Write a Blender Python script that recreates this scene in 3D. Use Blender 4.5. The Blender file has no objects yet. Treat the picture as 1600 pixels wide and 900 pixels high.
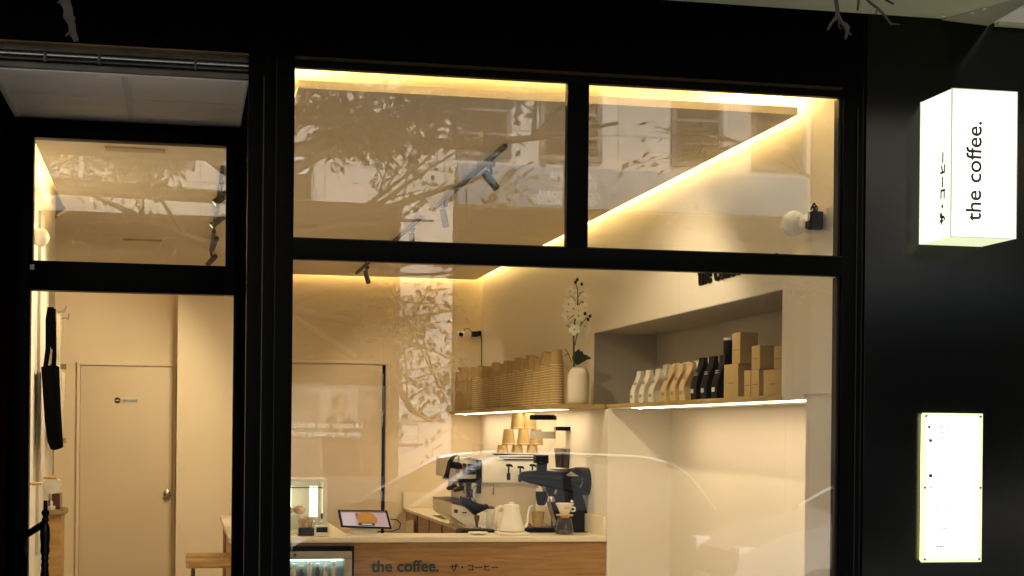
import bpy, bmesh, math, random
from mathutils import Vector, Matrix
random.seed(7)
R = math.radians
S = bpy.context.scene
COL = S.collection

# ------------------------------------------------------------------ camera
F, YAW, ROLL, CY = 2467.0, 0.20428782, 0.00988, 675.1
D, EYE = 5.5, 1.58
fw = Vector((math.sin(YAW), math.cos(YAW), 0)); rt = Vector((math.cos(YAW), -math.sin(YAW), 0)); up = Vector((0, 0, 1))
cr, sr = math.cos(ROLL), math.sin(ROLL)
cx_ = rt*cr + up*sr
cu_ = rt*(-sr) + up*cr
CAM = Vector((0, -D, EYE))
cd = bpy.data.cameras.new('camera'); cam = bpy.data.objects.new('camera', cd); COL.objects.link(cam)
m = Matrix((cx_, cu_, -fw)).transposed().to_4x4(); m.translation = CAM
cam.matrix_world = m
cd.sensor_width = 36; cd.lens = F/1600*36; cd.shift_y = (CY-450)/1600; cd.clip_end = 500; cd.clip_start = .05
S.camera = cam
# ------------------------------------------------------------------ world, sun, exposure
SUN_EL, SUN_AZ = R(50), R(14)          # the sun stands behind the shop: the street side is in its shade
w = bpy.data.worlds.new('World'); S.world = w; w.use_nodes = True
nt = w.node_tree; bg = nt.nodes['Background']
sky = nt.nodes.new('ShaderNodeTexSky'); sky.sky_type = 'NISHITA'; sky.sun_disc = False
sky.sun_elevation = SUN_EL; sky.sun_rotation = SUN_AZ; sky.air_density = 1.2; sky.dust_density = 3.0
nt.links.new(sky.outputs[0], bg.inputs[0]); bg.inputs[1].default_value = .13
sl = bpy.data.lights.new('sun', 'SUN'); sl.energy = 4.8; sl.angle = R(.6); sl.color = (1, .95, .87)
so = bpy.data.objects.new('sun', sl); COL.objects.link(so)
sdir = Vector((math.sin(SUN_AZ)*math.cos(SUN_EL), math.cos(SUN_AZ)*math.cos(SUN_EL), math.sin(SUN_EL)))
so.rotation_euler = sdir.to_track_quat('Z', 'Y').to_euler(); so.location = (0, 20, 20)
S.view_settings.view_transform = 'Standard'; S.view_settings.look = 'None'
S.view_settings.exposure = 1.5; S.view_settings.gamma = 1
cy = S.cycles
S.render.engine = 'CYCLES'
cy.use_denoising = True; cy.max_bounces = 9; cy.diffuse_bounces = 6; cy.glossy_bounces = 4
cy.transmission_bounces = 6; cy.transparent_max_bounces = 24; cy.sample_clamp_indirect = 6
cy.caustics_reflective = False; cy.caustics_refractive = False

COVE_E, SHELF_E, SPOT_E, SIGN_E, MENU_E = 15.0, 3.6, 8.0, 1.0, 1.0
LAMP_W = 16.0

# ------------------------------------------------------------------ helpers
def at_y(x, y, Y):
    """photo pixel -> point on the plane at depth Y"""
    d = cx_*((x-800)/F) + cu_*(-(y-CY)/F) + fw
    return CAM + d*((Y+D)/d.y)
def at_x(x, y, X):
    d = cx_*((x-800)/F) + cu_*(-(y-CY)/F) + fw
    return CAM + d*(X/d.x)
def at_z(x, y, Z):
    d = cx_*((x-800)/F) + cu_*(-(y-CY)/F) + fw
    return CAM + d*((Z-EYE)/d.z)

MATS = {}
def mat(name, col, rough=.6, metal=0., spec=.5, var=0., vscale=6., bump=0., bscale=80., emit=None, estr=0., stretch=None, coat=0.):
    if name in MATS: return MATS[name]
    M = bpy.data.materials.new(name); M.use_nodes = True; n = M.node_tree
    b = n.nodes['Principled BSDF']
    b.inputs['Base Color'].default_value = (*col, 1); b.inputs['Roughness'].default_value = rough
    b.inputs['Metallic'].default_value = metal; b.inputs['Specular IOR Level'].default_value = spec
    if coat: b.inputs['Coat Weight'].default_value = coat; b.inputs['Coat Roughness'].default_value = .08
    tc = None
    def coord(scale):
        nonlocal tc
        if tc is None: tc = n.nodes.new('ShaderNodeTexCoord')
        mp = n.nodes.new('ShaderNodeMapping'); mp.inputs['Scale'].default_value = scale
        n.links.new(tc.outputs['Object'], mp.inputs[0]); return mp.outputs[0]
    st = stretch or (1, 1, 1)
    if var:
        t = n.nodes.new('ShaderNodeTexNoise'); t.inputs['Scale'].default_value = vscale; t.inputs['Detail'].default_value = 5
        n.links.new(coord(st), t.inputs['Vector'])
        cr_ = n.nodes.new('ShaderNodeValToRGB')
        cr_.color_ramp.elements[0].position = .3; cr_.color_ramp.elements[1].position = .7
        cr_.color_ramp.elements[0].color = (*[c*(1-var) for c in col], 1)
        cr_.color_ramp.elements[1].color = (*[min(1, c*(1+var)) for c in col], 1)
        n.links.new(t.outputs['Fac'], cr_.inputs[0]); n.links.new(cr_.outputs[0], b.inputs['Base Color'])
    if bump:
        t = n.nodes.new('ShaderNodeTexNoise'); t.inputs['Scale'].default_value = bscale; t.inputs['Detail'].default_value = 4
        n.links.new(coord(st), t.inputs['Vector'])
        bp = n.nodes.new('ShaderNodeBump'); bp.inputs['Strength'].default_value = bump; bp.inputs['Distance'].default_value = .01
        n.links.new(t.outputs['Fac'], bp.inputs['Height']); n.links.new(bp.outputs[0], b.inputs['Normal'])
    if emit:
        b.inputs['Emission Color'].default_value = (*emit, 1); b.inputs['Emission Strength'].default_value = estr
    MATS[name] = M; return M
def glass_mat(name, r0, tint=(1, 1, 1), rough=0.):
    M = bpy.data.materials.new(name); M.use_nodes = True; n = M.node_tree; n.nodes.clear()
    o = n.nodes.new('ShaderNodeOutputMaterial'); mx = n.nodes.new('ShaderNodeMixShader')
    tr = n.nodes.new('ShaderNodeBsdfTransparent'); tr.inputs[0].default_value = (*tint, 1)
    gl = n.nodes.new('ShaderNodeBsdfGlossy'); gl.inputs['Roughness'].default_value = rough; gl.inputs[0].default_value = (1, 1, 1, 1)
    lw = n.nodes.new('ShaderNodeLayerWeight'); lw.inputs[0].default_value = .5
    pw = n.nodes.new('ShaderNodeMath'); pw.operation = 'POWER'; pw.inputs[1].default_value = 5
    ml = n.nodes.new('ShaderNodeMath'); ml.operation = 'MULTIPLY_ADD'; ml.inputs[1].default_value = 1-r0; ml.inputs[2].default_value = r0
    n.links.new(lw.outputs['Facing'], pw.inputs[0]); n.links.new(pw.outputs[0], ml.inputs[0])
    n.links.new(ml.outputs[0], mx.inputs[0]); n.links.new(tr.outputs[0], mx.inputs[1]); n.links.new(gl.outputs[0], mx.inputs[2])
    n.links.new(mx.outputs[0], o.inputs[0]); MATS[name] = M; return M
def wood_mat(name, c1, c2, scale=(1, 1, 12), rough=.45):
    M = bpy.data.materials.new(name); M.use_nodes = True; n = M.node_tree; b = n.nodes['Principled BSDF']
    tc = n.nodes.new('ShaderNodeTexCoord'); mp = n.nodes.new('ShaderNodeMapping'); mp.inputs['Scale'].default_value = scale
    n.links.new(tc.outputs['Object'], mp.inputs[0])
    t = n.nodes.new('ShaderNodeTexNoise'); t.inputs['Scale'].default_value = 3.5; t.inputs['Detail'].default_value = 8; t.inputs['Distortion'].default_value = .6
    n.links.new(mp.outputs[0], t.inputs['Vector'])
    r = n.nodes.new('ShaderNodeValToRGB'); r.color_ramp.elements[0].position = .35; r.color_ramp.elements[1].position = .65
    r.color_ramp.elements[0].color = (*c1, 1); r.color_ramp.elements[1].color = (*c2, 1)
    n.links.new(t.outputs['Fac'], r.inputs[0]); n.links.new(r.outputs[0], b.inputs['Base Color'])
    b.inputs['Roughness'].default_value = rough
    MATS[name] = M; return M
def tile_mat(name, col, bw, rh, mortar, msize=.012, offset=0., rough=.8, var=.12, plane='XZ'):
    M = bpy.data.materials.new(name); M.use_nodes = True; n = M.node_tree; b = n.nodes['Principled BSDF']
    tc = n.nodes.new('ShaderNodeTexCoord'); sp = n.nodes.new('ShaderNodeSeparateXYZ'); cb = n.nodes.new('ShaderNodeCombineXYZ')
    n.links.new(tc.outputs['Object'], sp.inputs[0])
    n.links.new(sp.outputs[plane[0]], cb.inputs[0]); n.links.new(sp.outputs[plane[1]], cb.inputs[1])
    t = n.nodes.new('ShaderNodeTexBrick'); t.offset = offset; t.inputs['Scale'].default_value = 1
    t.inputs['Brick Width'].default_value = bw; t.inputs['Row Height'].default_value = rh; t.inputs['Mortar Size'].default_value = msize
    t.inputs['Color1'].default_value = (*[c*(1-var) for c in col], 1); t.inputs['Color2'].default_value = (*[min(1, c*(1+var)) for c in col], 1)
    t.inputs['Mortar'].default_value = (*mortar, 1); n.links.new(cb.outputs[0], t.inputs['Vector'])
    ns = n.nodes.new('ShaderNodeTexNoise'); ns.inputs['Scale'].default_value = 2.2; ns.inputs['Detail'].default_value = 7
    n.links.new(tc.outputs['Object'], ns.inputs['Vector'])
    mr = n.nodes.new('ShaderNodeMapRange'); mr.inputs[3].default_value = .72; mr.inputs[4].default_value = 1.2
    n.links.new(ns.outputs['Fac'], mr.inputs[0])
    mx = n.nodes.new('ShaderNodeMix'); mx.data_type = 'RGBA'; mx.blend_type = 'MULTIPLY'; mx.inputs[0].default_value = 1
    n.links.new(t.outputs['Color'], mx.inputs[6]); n.links.new(mr.outputs[0], mx.inputs[7])
    n.links.new(mx.outputs[2], b.inputs['Base Color']); b.inputs['Roughness'].default_value = rough
    MATS[name] = M; return M

class MB:
    def __init__(s): s.bm = bmesh.new()
    def box(s, x0, x1, y0, y1, z0, z1, bev=0., rot=None, piv=None):
        r = bmesh.ops.create_cube(s.bm, size=1)['verts']
        c = Vector(((x0+x1)/2, (y0+y1)/2, (z0+z1)/2)); sz = Vector((abs(x1-x0), abs(y1-y0), abs(z1-z0)))
        for v in r: v.co = Vector((v.co.x*sz.x, v.co.y*sz.y, v.co.z*sz.z)) + c
        if bev:
            eds = list({e for v in r for e in v.link_edges})
            o = bmesh.ops.bevel(s.bm, geom=eds, offset=min(bev, min(sz)*.45), segments=2, affect='EDGES', profile=.6)
            r = list({v for f in o['faces'] for v in f.verts} | {v for v in r if v.is_valid})
        if rot is not None:
            p = Vector(piv) if piv else c
            for v in r: v.co = rot @ (v.co-p) + p
        return r
    def prism(s, pts, vec, bev=0.):
        """pts: list of 3D points (polygon), extruded along vec"""
        vec = Vector(vec)
        a = [s.bm.verts.new(Vector(p)) for p in pts]; b = [s.bm.verts.new(Vector(p)+vec) for p in pts]
        n = len(pts); fs = [s.bm.faces.new(a), s.bm.faces.new(b[::-1])]
        for i in range(n): fs.append(s.bm.faces.new((a[i], b[i], b[(i+1) % n], a[(i+1) % n])))
        bmesh.ops.recalc_face_normals(s.bm, faces=fs)
        if bev:
            eds = list({e for f in fs[:2] for e in f.edges})
            bmesh.ops.bevel(s.bm, geom=eds, offset=bev, segments=2, affect='EDGES')
    def face(s, pts):
        return s.bm.faces.new([s.bm.verts.new(Vector(p)) for p in pts])
    def tube(s, pts, rad, seg=8, caps=True):
        pts = [Vector(p) for p in pts]; n = len(pts)
        rads = rad if isinstance(rad, (list, tuple)) else [rad]*n
        rings = []; prev = None
        for i, p in enumerate(pts):
            t = (pts[min(i+1, n-1)]-pts[max(i-1, 0)])
            t = t.normalized() if t.length > 1e-9 else Vector((0, 0, 1))
            if prev is None:
                a = Vector((0, 0, 1)) if abs(t.z) < .9 else Vector((1, 0, 0))
                u = t.cross(a).normalized()
            else:
                u = prev - t*prev.dot(t); u = u.normalized() if u.length > 1e-6 else t.orthogonal().normalized()
            prev = u; v = t.cross(u)
            rings.append([s.bm.verts.new(p + (u*math.cos(2*math.pi*k/seg) + v*math.sin(2*math.pi*k/seg))*rads[i]) for k in range(seg)])
        for a, b in zip(rings, rings[1:]):
            for k in range(seg): s.bm.faces.new((a[k], a[(k+1) % seg], b[(k+1) % seg], b[k]))
        if caps: s.bm.faces.new(rings[0][::-1]); s.bm.faces.new(rings[-1])
    def lathe(s, prof, c=(0, 0, 0), seg=24, axis=None, caps=True, flute=0):
        """prof: (radius, height) pairs about +Z (or axis) from c"""
        c = Vector(c); q = Vector(axis).to_track_quat('Z', 'Y') if axis is not None else None
        rings = []
        for r, h in prof:
            ring = []
            for k in range(seg):
                a = 2*math.pi*k/seg; rr = r*(1 - (flute if k % 2 else 0))
                p = Vector((rr*math.cos(a), rr*math.sin(a), h))
                if q: p = q @ p
                ring.append(s.bm.verts.new(c+p))
            rings.append(ring)
        for a, b in zip(rings, rings[1:]):
            for k in range(seg): s.bm.faces.new((a[k], a[(k+1) % seg], b[(k+1) % seg], b[k]))
        if caps: s.bm.faces.new(rings[0][::-1]); s.bm.faces.new(rings[-1])
    def ball(s, c, r, u=16, v=10, sc=(1, 1, 1)):
        o = bmesh.ops.create_uvsphere(s.bm, u_segments=u, v_segments=v, radius=r)['verts']
        for q in o: q.co = Vector((q.co.x*sc[0], q.co.y*sc[1], q.co.z*sc[2])) + Vector(c)
        return o
    def leaf(s, p, d, ln, wd, n=None):
        d = Vector(d).normalized(); n = Vector(n) if n is not None else Vector((random.uniform(-1, 1), random.uniform(-1, 1), random.uniform(.2, 1)))
        sdv = d.cross(n)
        if sdv.length < 1e-4: sdv = d.orthogonal()
        sdv.normalize(); up_ = sdv.cross(d)
        p = Vector(p)
        a = s.bm.verts.new(p); b = s.bm.verts.new(p+d*ln-up_*ln*.12)
        m1 = s.bm.verts.new(p+d*ln*.45+sdv*wd*.5+up_*wd*.12); m2 = s.bm.verts.new(p+d*ln*.45-sdv*wd*.5+up_*wd*.12)
        k = s.bm.verts.new(p+d*ln*.5)
        for f in ((a, m1, k), (m1, b, k), (a, k, m2), (k, b, m2)): s.bm.faces.new(f)
    def build(s, name, material, parent=None, local=False, smooth=35, recalc=True):
        if recalc: bmesh.ops.recalc_face_normals(s.bm, faces=s.bm.faces)
        me = bpy.data.meshes.new(name); s.bm.to_mesh(me); s.bm.free()
        if isinstance(material, str): material = MATS[material]
        me.materials.append(material)
        if smooth:
            me.shade_smooth(); me.set_sharp_from_angle(angle=R(smooth))
        o = bpy.data.objects.new(name, me); COL.objects.link(o)
        if parent:
            o.parent = parent
            if not local:
                r = parent
                while r.parent: r = r.parent
                me.transform(Matrix.Translation(-r.location))
        elif not local and len(me.vertices):
            xs = [v.co for v in me.vertices]
            c = Vector(((min(v.x for v in xs)+max(v.x for v in xs))/2, (min(v.y for v in xs)+max(v.y for v in xs))/2, min(v.z for v in xs)))
            me.transform(Matrix.Translation(-c)); o.location = c
        return o
def tag(o, label, cat, group=None):
    o['label'] = label; o['category'] = cat
    if group: o['group'] = group
    return o
def thing(name, label, cat, loc=(0, 0, 0), group=None):
    o = bpy.data.objects.new(name, None); COL.objects.link(o); o.location = loc; o.empty_display_size = .1
    return tag(o, label, cat, group)
def struct(o): o['kind'] = 'structure'; return o
def children_of(o): return [c for c in bpy.data.objects if c.parent == o]
def copy_tree(o, parent=None):
    kids = children_of(o); c = o.copy(); COL.objects.link(c); c.parent = parent
    for k in kids: copy_tree(k, c)
    return c
def lettering(body, org, right, upv, width, depth, material, parent, bold=0., name='lettering', height=None, align='L', spacing=1.):
    """extruded lettering scaled to a width, its left baseline end at org"""
    cu = bpy.data.curves.new('lettering', 'FONT'); cu.body = body; cu.size = 1; cu.extrude = .5; cu.offset = bold; cu.space_character = spacing
    cu.resolution_u = 3
    t = bpy.data.objects.new('lettering', cu); COL.objects.link(t)
    dg = bpy.context.evaluated_depsgraph_get(); dg.update()
    me = bpy.data.meshes.new_from_object(t.evaluated_get(dg))
    bpy.data.objects.remove(t); bpy.data.curves.remove(cu)
    xs = [v.co.x for v in me.vertices]; x0, x1 = min(xs), max(xs)
    sc = width/(x1-x0); right = Vector(right).normalized(); upv = Vector(upv).normalized(); nr = right.cross(upv)
    hs = sc if height is None else height
    org = Vector(org)
    if align == 'R': org = org - right*width
    r = parent
    while r is not None and r.parent: r = r.parent
    off = r.location if r is not None else Vector()
    for v in me.vertices:
        v.co = org + right*((v.co.x-x0)*sc) + upv*(v.co.y*hs) + nr*((v.co.z+.5)*depth) - off
    me.materials.clear(); me.materials.append(MATS[material] if isinstance(material, str) else material)
    o = bpy.data.objects.new(name, me); COL.objects.link(o)
    if parent: o.parent = parent
    return o

# ------------------------------------------------------------------ materials
mat('wall_paint', (.80, .75, .66), .75, var=.03, vscale=1.5, bump=.04, bscale=60)
mat('right_wall_paint', (.80, .77, .70), .6, var=.02, vscale=1.5, bump=.03, bscale=60)
mat('tan_wall_paint', (.76, .66, .50), .7, var=.03, vscale=2, bump=.08, bscale=160)
mat('tan_door_paint', (.70, .60, .44), .5, var=.03, vscale=2, bump=.02)
mat('ceiling_paint', (.66, .60, .50), .8, var=.02, vscale=1.2)
mat('cove_paint', (.86, .82, .72), .8)
mat('floor_screed', (.42, .37, .30), .4, var=.1)
mat('black_frame', (.0010, .0012, .0011), .4, spec=.05, var=.3, vscale=9)
mat('matt_black', (.0025, .0027, .0026), 1, spec=0)
mat('frame_edge', (.012, .0125, .012), .4, spec=.2)
mat('black_panel', (.0006, .0012, .0009), .18, spec=.28, var=.25, vscale=3, bump=.01, bscale=12)
mat('fascia_black', (.0004, .0006, .0005), .5, spec=.02, var=.3, vscale=2)
mat('recess_sheen_brown', (.045, .028, .010), .5, spec=.1, var=.25, vscale=14)  # brown stands for light reflected off the recess soffit
mat('slot_brown', (.20, .13, .06), .6, spec=.1, var=.35, vscale=5)
mat('steel_dark', (.06, .06, .06), .3, metal=.7, var=.3, vscale=12)
mat('steel', (.42, .42, .40), .25, metal=1)
mat('zinc', (.10, .092, .075), .5, metal=.1, var=.3, vscale=16)
mat('soffit_white', (.82, .76, .67), .8, var=.06, vscale=3)
mat('soffit_trim', (.62, .61, .58), .6)
mat('reveal_wood', (.007, .0022, .0014), .8, spec=.0, var=.4, vscale=5, stretch=(1, 1, .1))
mat('canopy_beige', (.44, .42, .27), .8, var=.12, vscale=2.5, bump=.05, bscale=8)
mat('canopy_beige_dark', (.27, .26, .17), .8, var=.1, vscale=3)
glass_mat('door_glass', .010, (.985, .99, .98))
glass_mat('window_glass', .050, (.985, .99, .98))
glass_mat('clear_plastic', .05, (.95, .95, .93))
glass_mat('smoked_plastic', .06, (.45, .42, .38))
WARM = (1, .71, .30)
mat('led_warm', (.8, .8, .8), emit=WARM, estr=COVE_E)
mat('led_shelf', (.8, .8, .8), emit=(1, .74, .46), estr=SHELF_E)
mat('spot_face', (.8, .8, .8), emit=(1, .86, .58), estr=SPOT_E)
mat('sign_face', (.8, .8, .8), .4, emit=(1, 1, .93), estr=SIGN_E)
mat('sign_side', (.8, .8, .75), .4, emit=(.97, 1, .74), estr=SIGN_E*.5)
mat('menu_face', (.8, .8, .8), .4, emit=(1, 1, .92), estr=MENU_E)
mat('menu_edge', (.8, .8, .6), .4, emit=(.95, 1, .34), estr=MENU_E*3.2)
mat('menu_rim', (.8, .8, .6), .3, emit=(.93, 1, .52), estr=.30)
mat('sign_ink', (.05, .03, .02), .6)
mat('menu_ink', (.10, .075, .04), .6)
mat('ink_black', (.004, .0035, .003), .5, spec=.1)
mat('ink_green', (.022, .045, .038), .5)
wood_mat('oak_front', (.29, .15, .046), (.41, .235, .085), (1.2, 1, 16), .4)
wood_mat('oak_shelf', (.34, .24, .09), (.46, .34, .15), (10, .8, 10), .5)
wood_mat('beech', (.52, .30, .10), (.66, .42, .16), (2, 2, 9), .45)
wood_mat('red_wood', (.16, .045, .015), (.24, .07, .025), (8, 8, 1.5), .5)
mat('quartz', (.80, .74, .60), .3, var=.03, vscale=20)
mat('white_plastic', (.78, .76, .70), .3)
mat('white_enamel', (.86, .85, .80), .22, coat=.5)
mat('matt_white', (.80, .77, .68), .5)
mat('black_plastic', (.003, .003, .0032), .4, spec=.08)
mat('black_gloss', (.003, .0032, .004), .2, spec=.22)
mat('black_fabric', (.003, .003, .004), .95, spec=.0, bump=.2, bscale=300)
mat('canvas', (.74, .68, .54), .95, spec=.1, bump=.2, bscale=300)
mat('panel_shade_tan', (.52, .45, .33), .45)  # cream darkened to tan: shade on the machine's end put into the colour
mat('kraft', (.47, .31, .13), .8, var=.08, vscale=30)
mat('cup_kraft', (.44, .31, .13), .7, var=.06, vscale=40)
mat('cup_rim', (.66, .52, .30), .6)
mat('kraft_box', (.42, .30, .13), .85, var=.06, vscale=12, bump=.03)
mat('kraft_paper', (.62, .47, .25), .8, var=.06, vscale=20)
mat('white_paper', (.72, .70, .60), .75, var=.04, vscale=20)
mat('black_paper', (.008, .0078, .007), .5, spec=.1, var=.2, vscale=20)
mat('label_grey', (.30, .28, .24), .6)
mat('label_pale', (.55, .52, .45), .6)
mat('ceramic', (.72, .69, .60), .55, bump=.02)
mat('petal', (.90, .89, .82), .6)
mat('petal_core', (.55, .42, .10), .6)
mat('bud', (.035, .015, .012), .6)
mat('stem_green', (.06, .075, .02), .6)
mat('leaf_green', (.022, .045, .018), .35, var=.2, vscale=15)
mat('screen_body', (.006, .006, .006), .25, spec=.3)
mat('coffee_glass', (.30, .26, .2), .1)
mat('red_plastic', (.35, .03, .03), .4)
mat('brown_lacquer', (.09, .022, .012), .25, coat=.4)
mat('handle_wood', (.10, .055, .028), .4)
mat('fridge_metal', (.36, .34, .29), .4, metal=.2)
mat('fridge_inside', (.25, .33, .31), .5)
mat('cool_light', (.8, .8, .8), emit=(.75, 1, .93), estr=3)
mat('yolk', (.75, .42, .05), .5)
mat('pastry', (.50, .26, .10), .8, bump=.3, bscale=40)
mat('bark', (.05, .04, .03), .9, var=.3, vscale=8, bump=.6, bscale=18)
mat('twig_bark', (.038, .028, .018), .9, var=.35, vscale=25, bump=.5, bscale=60)
mat('tree_leaf', (.045, .060, .022), .55, var=.35, vscale=2.5)
mat('asphalt', (.035, .035, .036), .9, var=.2, vscale=6, bump=.2)
tile_mat('paving', (.36, .345, .32), .4, .4, (.12, .115, .11), .01, .5, .85, .12, 'XY')
tile_mat('stone_cladding', (.62, .57, .50), .71, .52, (.30, .27, .23), .008, 0., .8, .06)
mat('render_upper', (.46, .43, .39), .85, var=.1, vscale=.7)
mat('dark_shopfront', (.008, .0075, .007), .5, spec=.05, var=.2, vscale=2)
mat('window_dark', (.006, .0065, .0075), .2, spec=.06)
mat('window_frame_grey', (.16, .15, .14), .5)
mat('pale_stone', (.64, .60, .54), .8, var=.06, vscale=4)
mat('sign_blue', (.17, .26, .33), .5, var=.04, vscale=1)
mat('sign_letter', (.88, .88, .86), .5)
mat('poster_base', (.16, .15, .14), .6, var=.15, vscale=2)
mat('poster_suit', (.030, .030, .035), .7)
mat('poster_skin', (.30, .20, .15), .7)
mat('poster_hair', (.05, .035, .025), .7)
mat('poster_shirt', (.30, .29, .28), .7)
mat('car_grey', (.006, .0065, .008), .3, spec=.3)
mat('car_white', (.34, .335, .32), .25, coat=1)
mat('car_glass', (.02, .024, .028), .04)
mat('sky_glint_trim', (.75, .76, .78), .35, metal=.5)  # bright metal that imitates a sky glint on the cars
mat('rubber', (.02, .02, .02), .8)
mat('rim_metal', (.50, .50, .50), .3, metal=.8)
mat('lamp_glass', (.6, .6, .6), .1)
mat('plate_white', (.75, .75, .72), .5)
mat('building_wall', (.30, .28, .25), .85, var=.08, vscale=1)

# ================================================================== GROUND
def slab(name, x0, x1, y0, y1, z0, z1, m_): b = MB(); b.box(x0, x1, y0, y1, z0, z1); return struct(b.build(name, m_))
slab('ground', -120, 120, -120, 120, -.30, -.16, 'asphalt')
slab('road', -60, 60, -11.2, -6.4, -.16, -.12, 'asphalt')
slab('pavement', -60, 60, -6.4, -.02, -.158, 0, 'paving')
slab('far_pavement', -60, 60, -13, -11.2, -.158, .0, 'asphalt')
b = MB(); b.box(-60, 60, -6.5, -6.4, -.158, .006, .01); struct(b.build('kerb', 'pale_stone'))

# ================================================================== SHOP INTERIOR (setting)
WX, BY = 2.427, 7.5           # right wall, back wall
HP = 2.846                    # underside of the dropped ceiling panel
slab('floor', -2.6, 3.6, -.02, 8.0, -.05, 0, 'floor_screed')
slab('wall_back', -2.6, 3.2, BY, BY+.2, 0, 3.15, 'tan_wall_paint')
# back-wall lighter upper zone is the same paint lit by the cove
slab('wall_back_return', -.062, .60, 7.02, BY, 0, 3.0, 'tan_wall_paint')
slab('wall_left', -1.0, -.785, .98, 4.5, 0, 3.05, 'right_wall_paint')
slab('wall_left_far', -2.6, -2.4, 4.5, BY, 0, 3.15, 'tan_wall_paint')
slab('wall_left_step', -2.6, -1.0, 4.3, 4.5, 0, 3.15, 'right_wall_paint')
# right wall with the upper niche and the lower recess
b = MB()
NZ0, NZ1, NY0, NY1 = 1.748, 2.186, .70, 3.785
RY0, RY1, RZ1 = .464, 3.44, 1.722
b.box(WX, 3.1, 0.06, NY0, 1.742, 3.1)             # near pier above ledge
b.box(WX+.012, 3.1, 0.06, RY0, 0, 1.742)          # near pier below ledge, set back
b.box(WX, 3.1, NY0, NY1, NZ1, 3.1)                # over niche
b.box(WX, 3.1, NY1, BY, 0, 3.1)                   # beyond
b.box(WX, 3.1, RY1, NY1, 0, RZ1)                  # below niche end
b.box(2.83, 3.1, NY0, NY1, NZ0, NZ1)              # niche back
b.box(2.81, 3.1, RY0, RY1, 0, RZ1)                # recess back
b.box(WX+.004, 3.1, RY0, NY0, RZ1+.002, 1.742)
struct(b.build('wall_right', 'right_wall_paint'))
mat('niche_shade_tone', (.42, .395, .345), .7, var=.03, vscale=2)  # taupe, darker than the wall: the niche's shade is put into the colour
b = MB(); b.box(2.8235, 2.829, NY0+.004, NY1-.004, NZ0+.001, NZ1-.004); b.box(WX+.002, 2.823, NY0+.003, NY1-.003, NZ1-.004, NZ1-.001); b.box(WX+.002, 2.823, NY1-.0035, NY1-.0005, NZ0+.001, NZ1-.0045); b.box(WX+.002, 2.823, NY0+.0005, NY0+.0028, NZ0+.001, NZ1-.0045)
struct(b.build('wall_niche_shade_lining', 'niche_shade_tone'))  # thin lining added to carry the painted shade
# upper ceiling, dropped panel
slab('ceiling', -2.6, 3.1, .06, BY, 3.0, 3.14, 'cove_paint')
b = MB()
pts = [(.399, .385), (2.361, .385), (2.361, 7.44), (-2.3, 7.44), (-2.3, 4.6), (-.80, 4.52), (-.692, 4.09), (-.655, 1.0), (.10, 1.0), (.399, 1.0)]
b.prism([(x, y, HP) for x, y in pts], (0, 0, .022)); b.box(.399, 2.361, .386, .392, HP+.0221, HP+.030)
struct(b.build('ceiling_panel', 'ceiling_paint'))
# partition wall above the shop column, closes the room between door recess and window bay
slab('wall_front_return', .302, .3595, .062, .95, 0, 2.998, 'wall_paint')

# LED strips in the cove (they lie on top of the dropped panel)
def strip(name, label, x0, x1, y0, y1, z0, z1, m_='led_warm', cat='light strip', grp='warm strips hidden on the dropped ceiling'):
    b = MB(); b.box(x0, x1, y0, y1, z0, z1); return tag(b.build(name, m_), label, cat, grp)
z = HP+.0225
strip('light_strip', 'warm strip on the dropped ceiling edge next to the window', .46, 2.24, .45, .49, z, z+.012)
strip('light_strip', 'warm strip on the dropped ceiling edge along the right wall', 2.30, 2.33, .50, 7.36, z, z+.012)
strip('light_strip', 'warm strip on the dropped ceiling edge along the back wall', .66, 2.23, 7.33, 7.36, z, z+.012)
strip('light_strip', 'warm strip on the dropped ceiling edge over the private door', -2.1, -.10, 7.33, 7.36, z, z+.012)
strip('light_strip', 'warm strip on the dropped ceiling edge above the hanging bags', -.610, -.580, 1.1, 4.0, z, z+.012)
strip('light_strip', 'short warm strip on the left edge of the ceiling by the window column', .44, .455, .46, .93, z, z+.012)

# ------------------------------------------------------------------ doors in the back wall
t = thing('private_door', 'closed tan door with round knob and small sign on the back wall', 'door', (-.455, BY, 0))
b = MB(); b.box(-.815, -.098, BY-.012, BY-.002, .0, 2.075, .003); leafp = b.build('door_leaf', 'tan_door_paint', t)
b = MB(); b.box(-.842, -.818, BY-.035, BY-.001, 0, 2.10, .002); b.box(-.095, -.072, BY-.035, BY-.001, 0, 2.10, .002); b.box(-.842, -.072, BY-.037, BY-.001, 2.08, 2.105, .002)
b.build('frame', 'tan_wall_paint', t)
p = at_y(261, 772, BY-.06)
b = MB(); b.lathe([(.030, 0), (.032, .006), (.014, .012), (.014, .03), (.026, .036), (.030, .05), (.024, .062), (.008, .066)], (p.x, BY-.012, p.z), 20, (0, -1, 0)); b.build('knob', 'steel', leafp)
p0 = at_y(190, 630, BY-.015); p1 = at_y(216, 621, BY-.015)
b = MB(); b.box(p0.x, p1.x, BY-.018, BY-.013, p0.z, p1.z, .001); b.build('sign_plate', 'white_paper', leafp)
b = MB(); c0 = at_y(183.5, 625.5, BY-.015); b.lathe([(.024, 0), (.024, .004)], (c0.x, BY-.013, c0.z), 20, (0, -1, 0)); dsc = b.build('round_symbol', 'brown_lacquer', leafp)
b = MB(); b.box(c0.x-.015, c0.x+.015, BY-.020, BY-.0172, c0.z-.004, c0.z+.004); b.build('symbol_bar', 'white_paper', leafp)
lettering('PRIVADO', (p0.x+.009, BY-.018, p0.z+.011), (1, 0, 0), (0, 0, 1), p1.x-p0.x-.018, .001, 'ink_black', leafp, .01)

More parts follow.
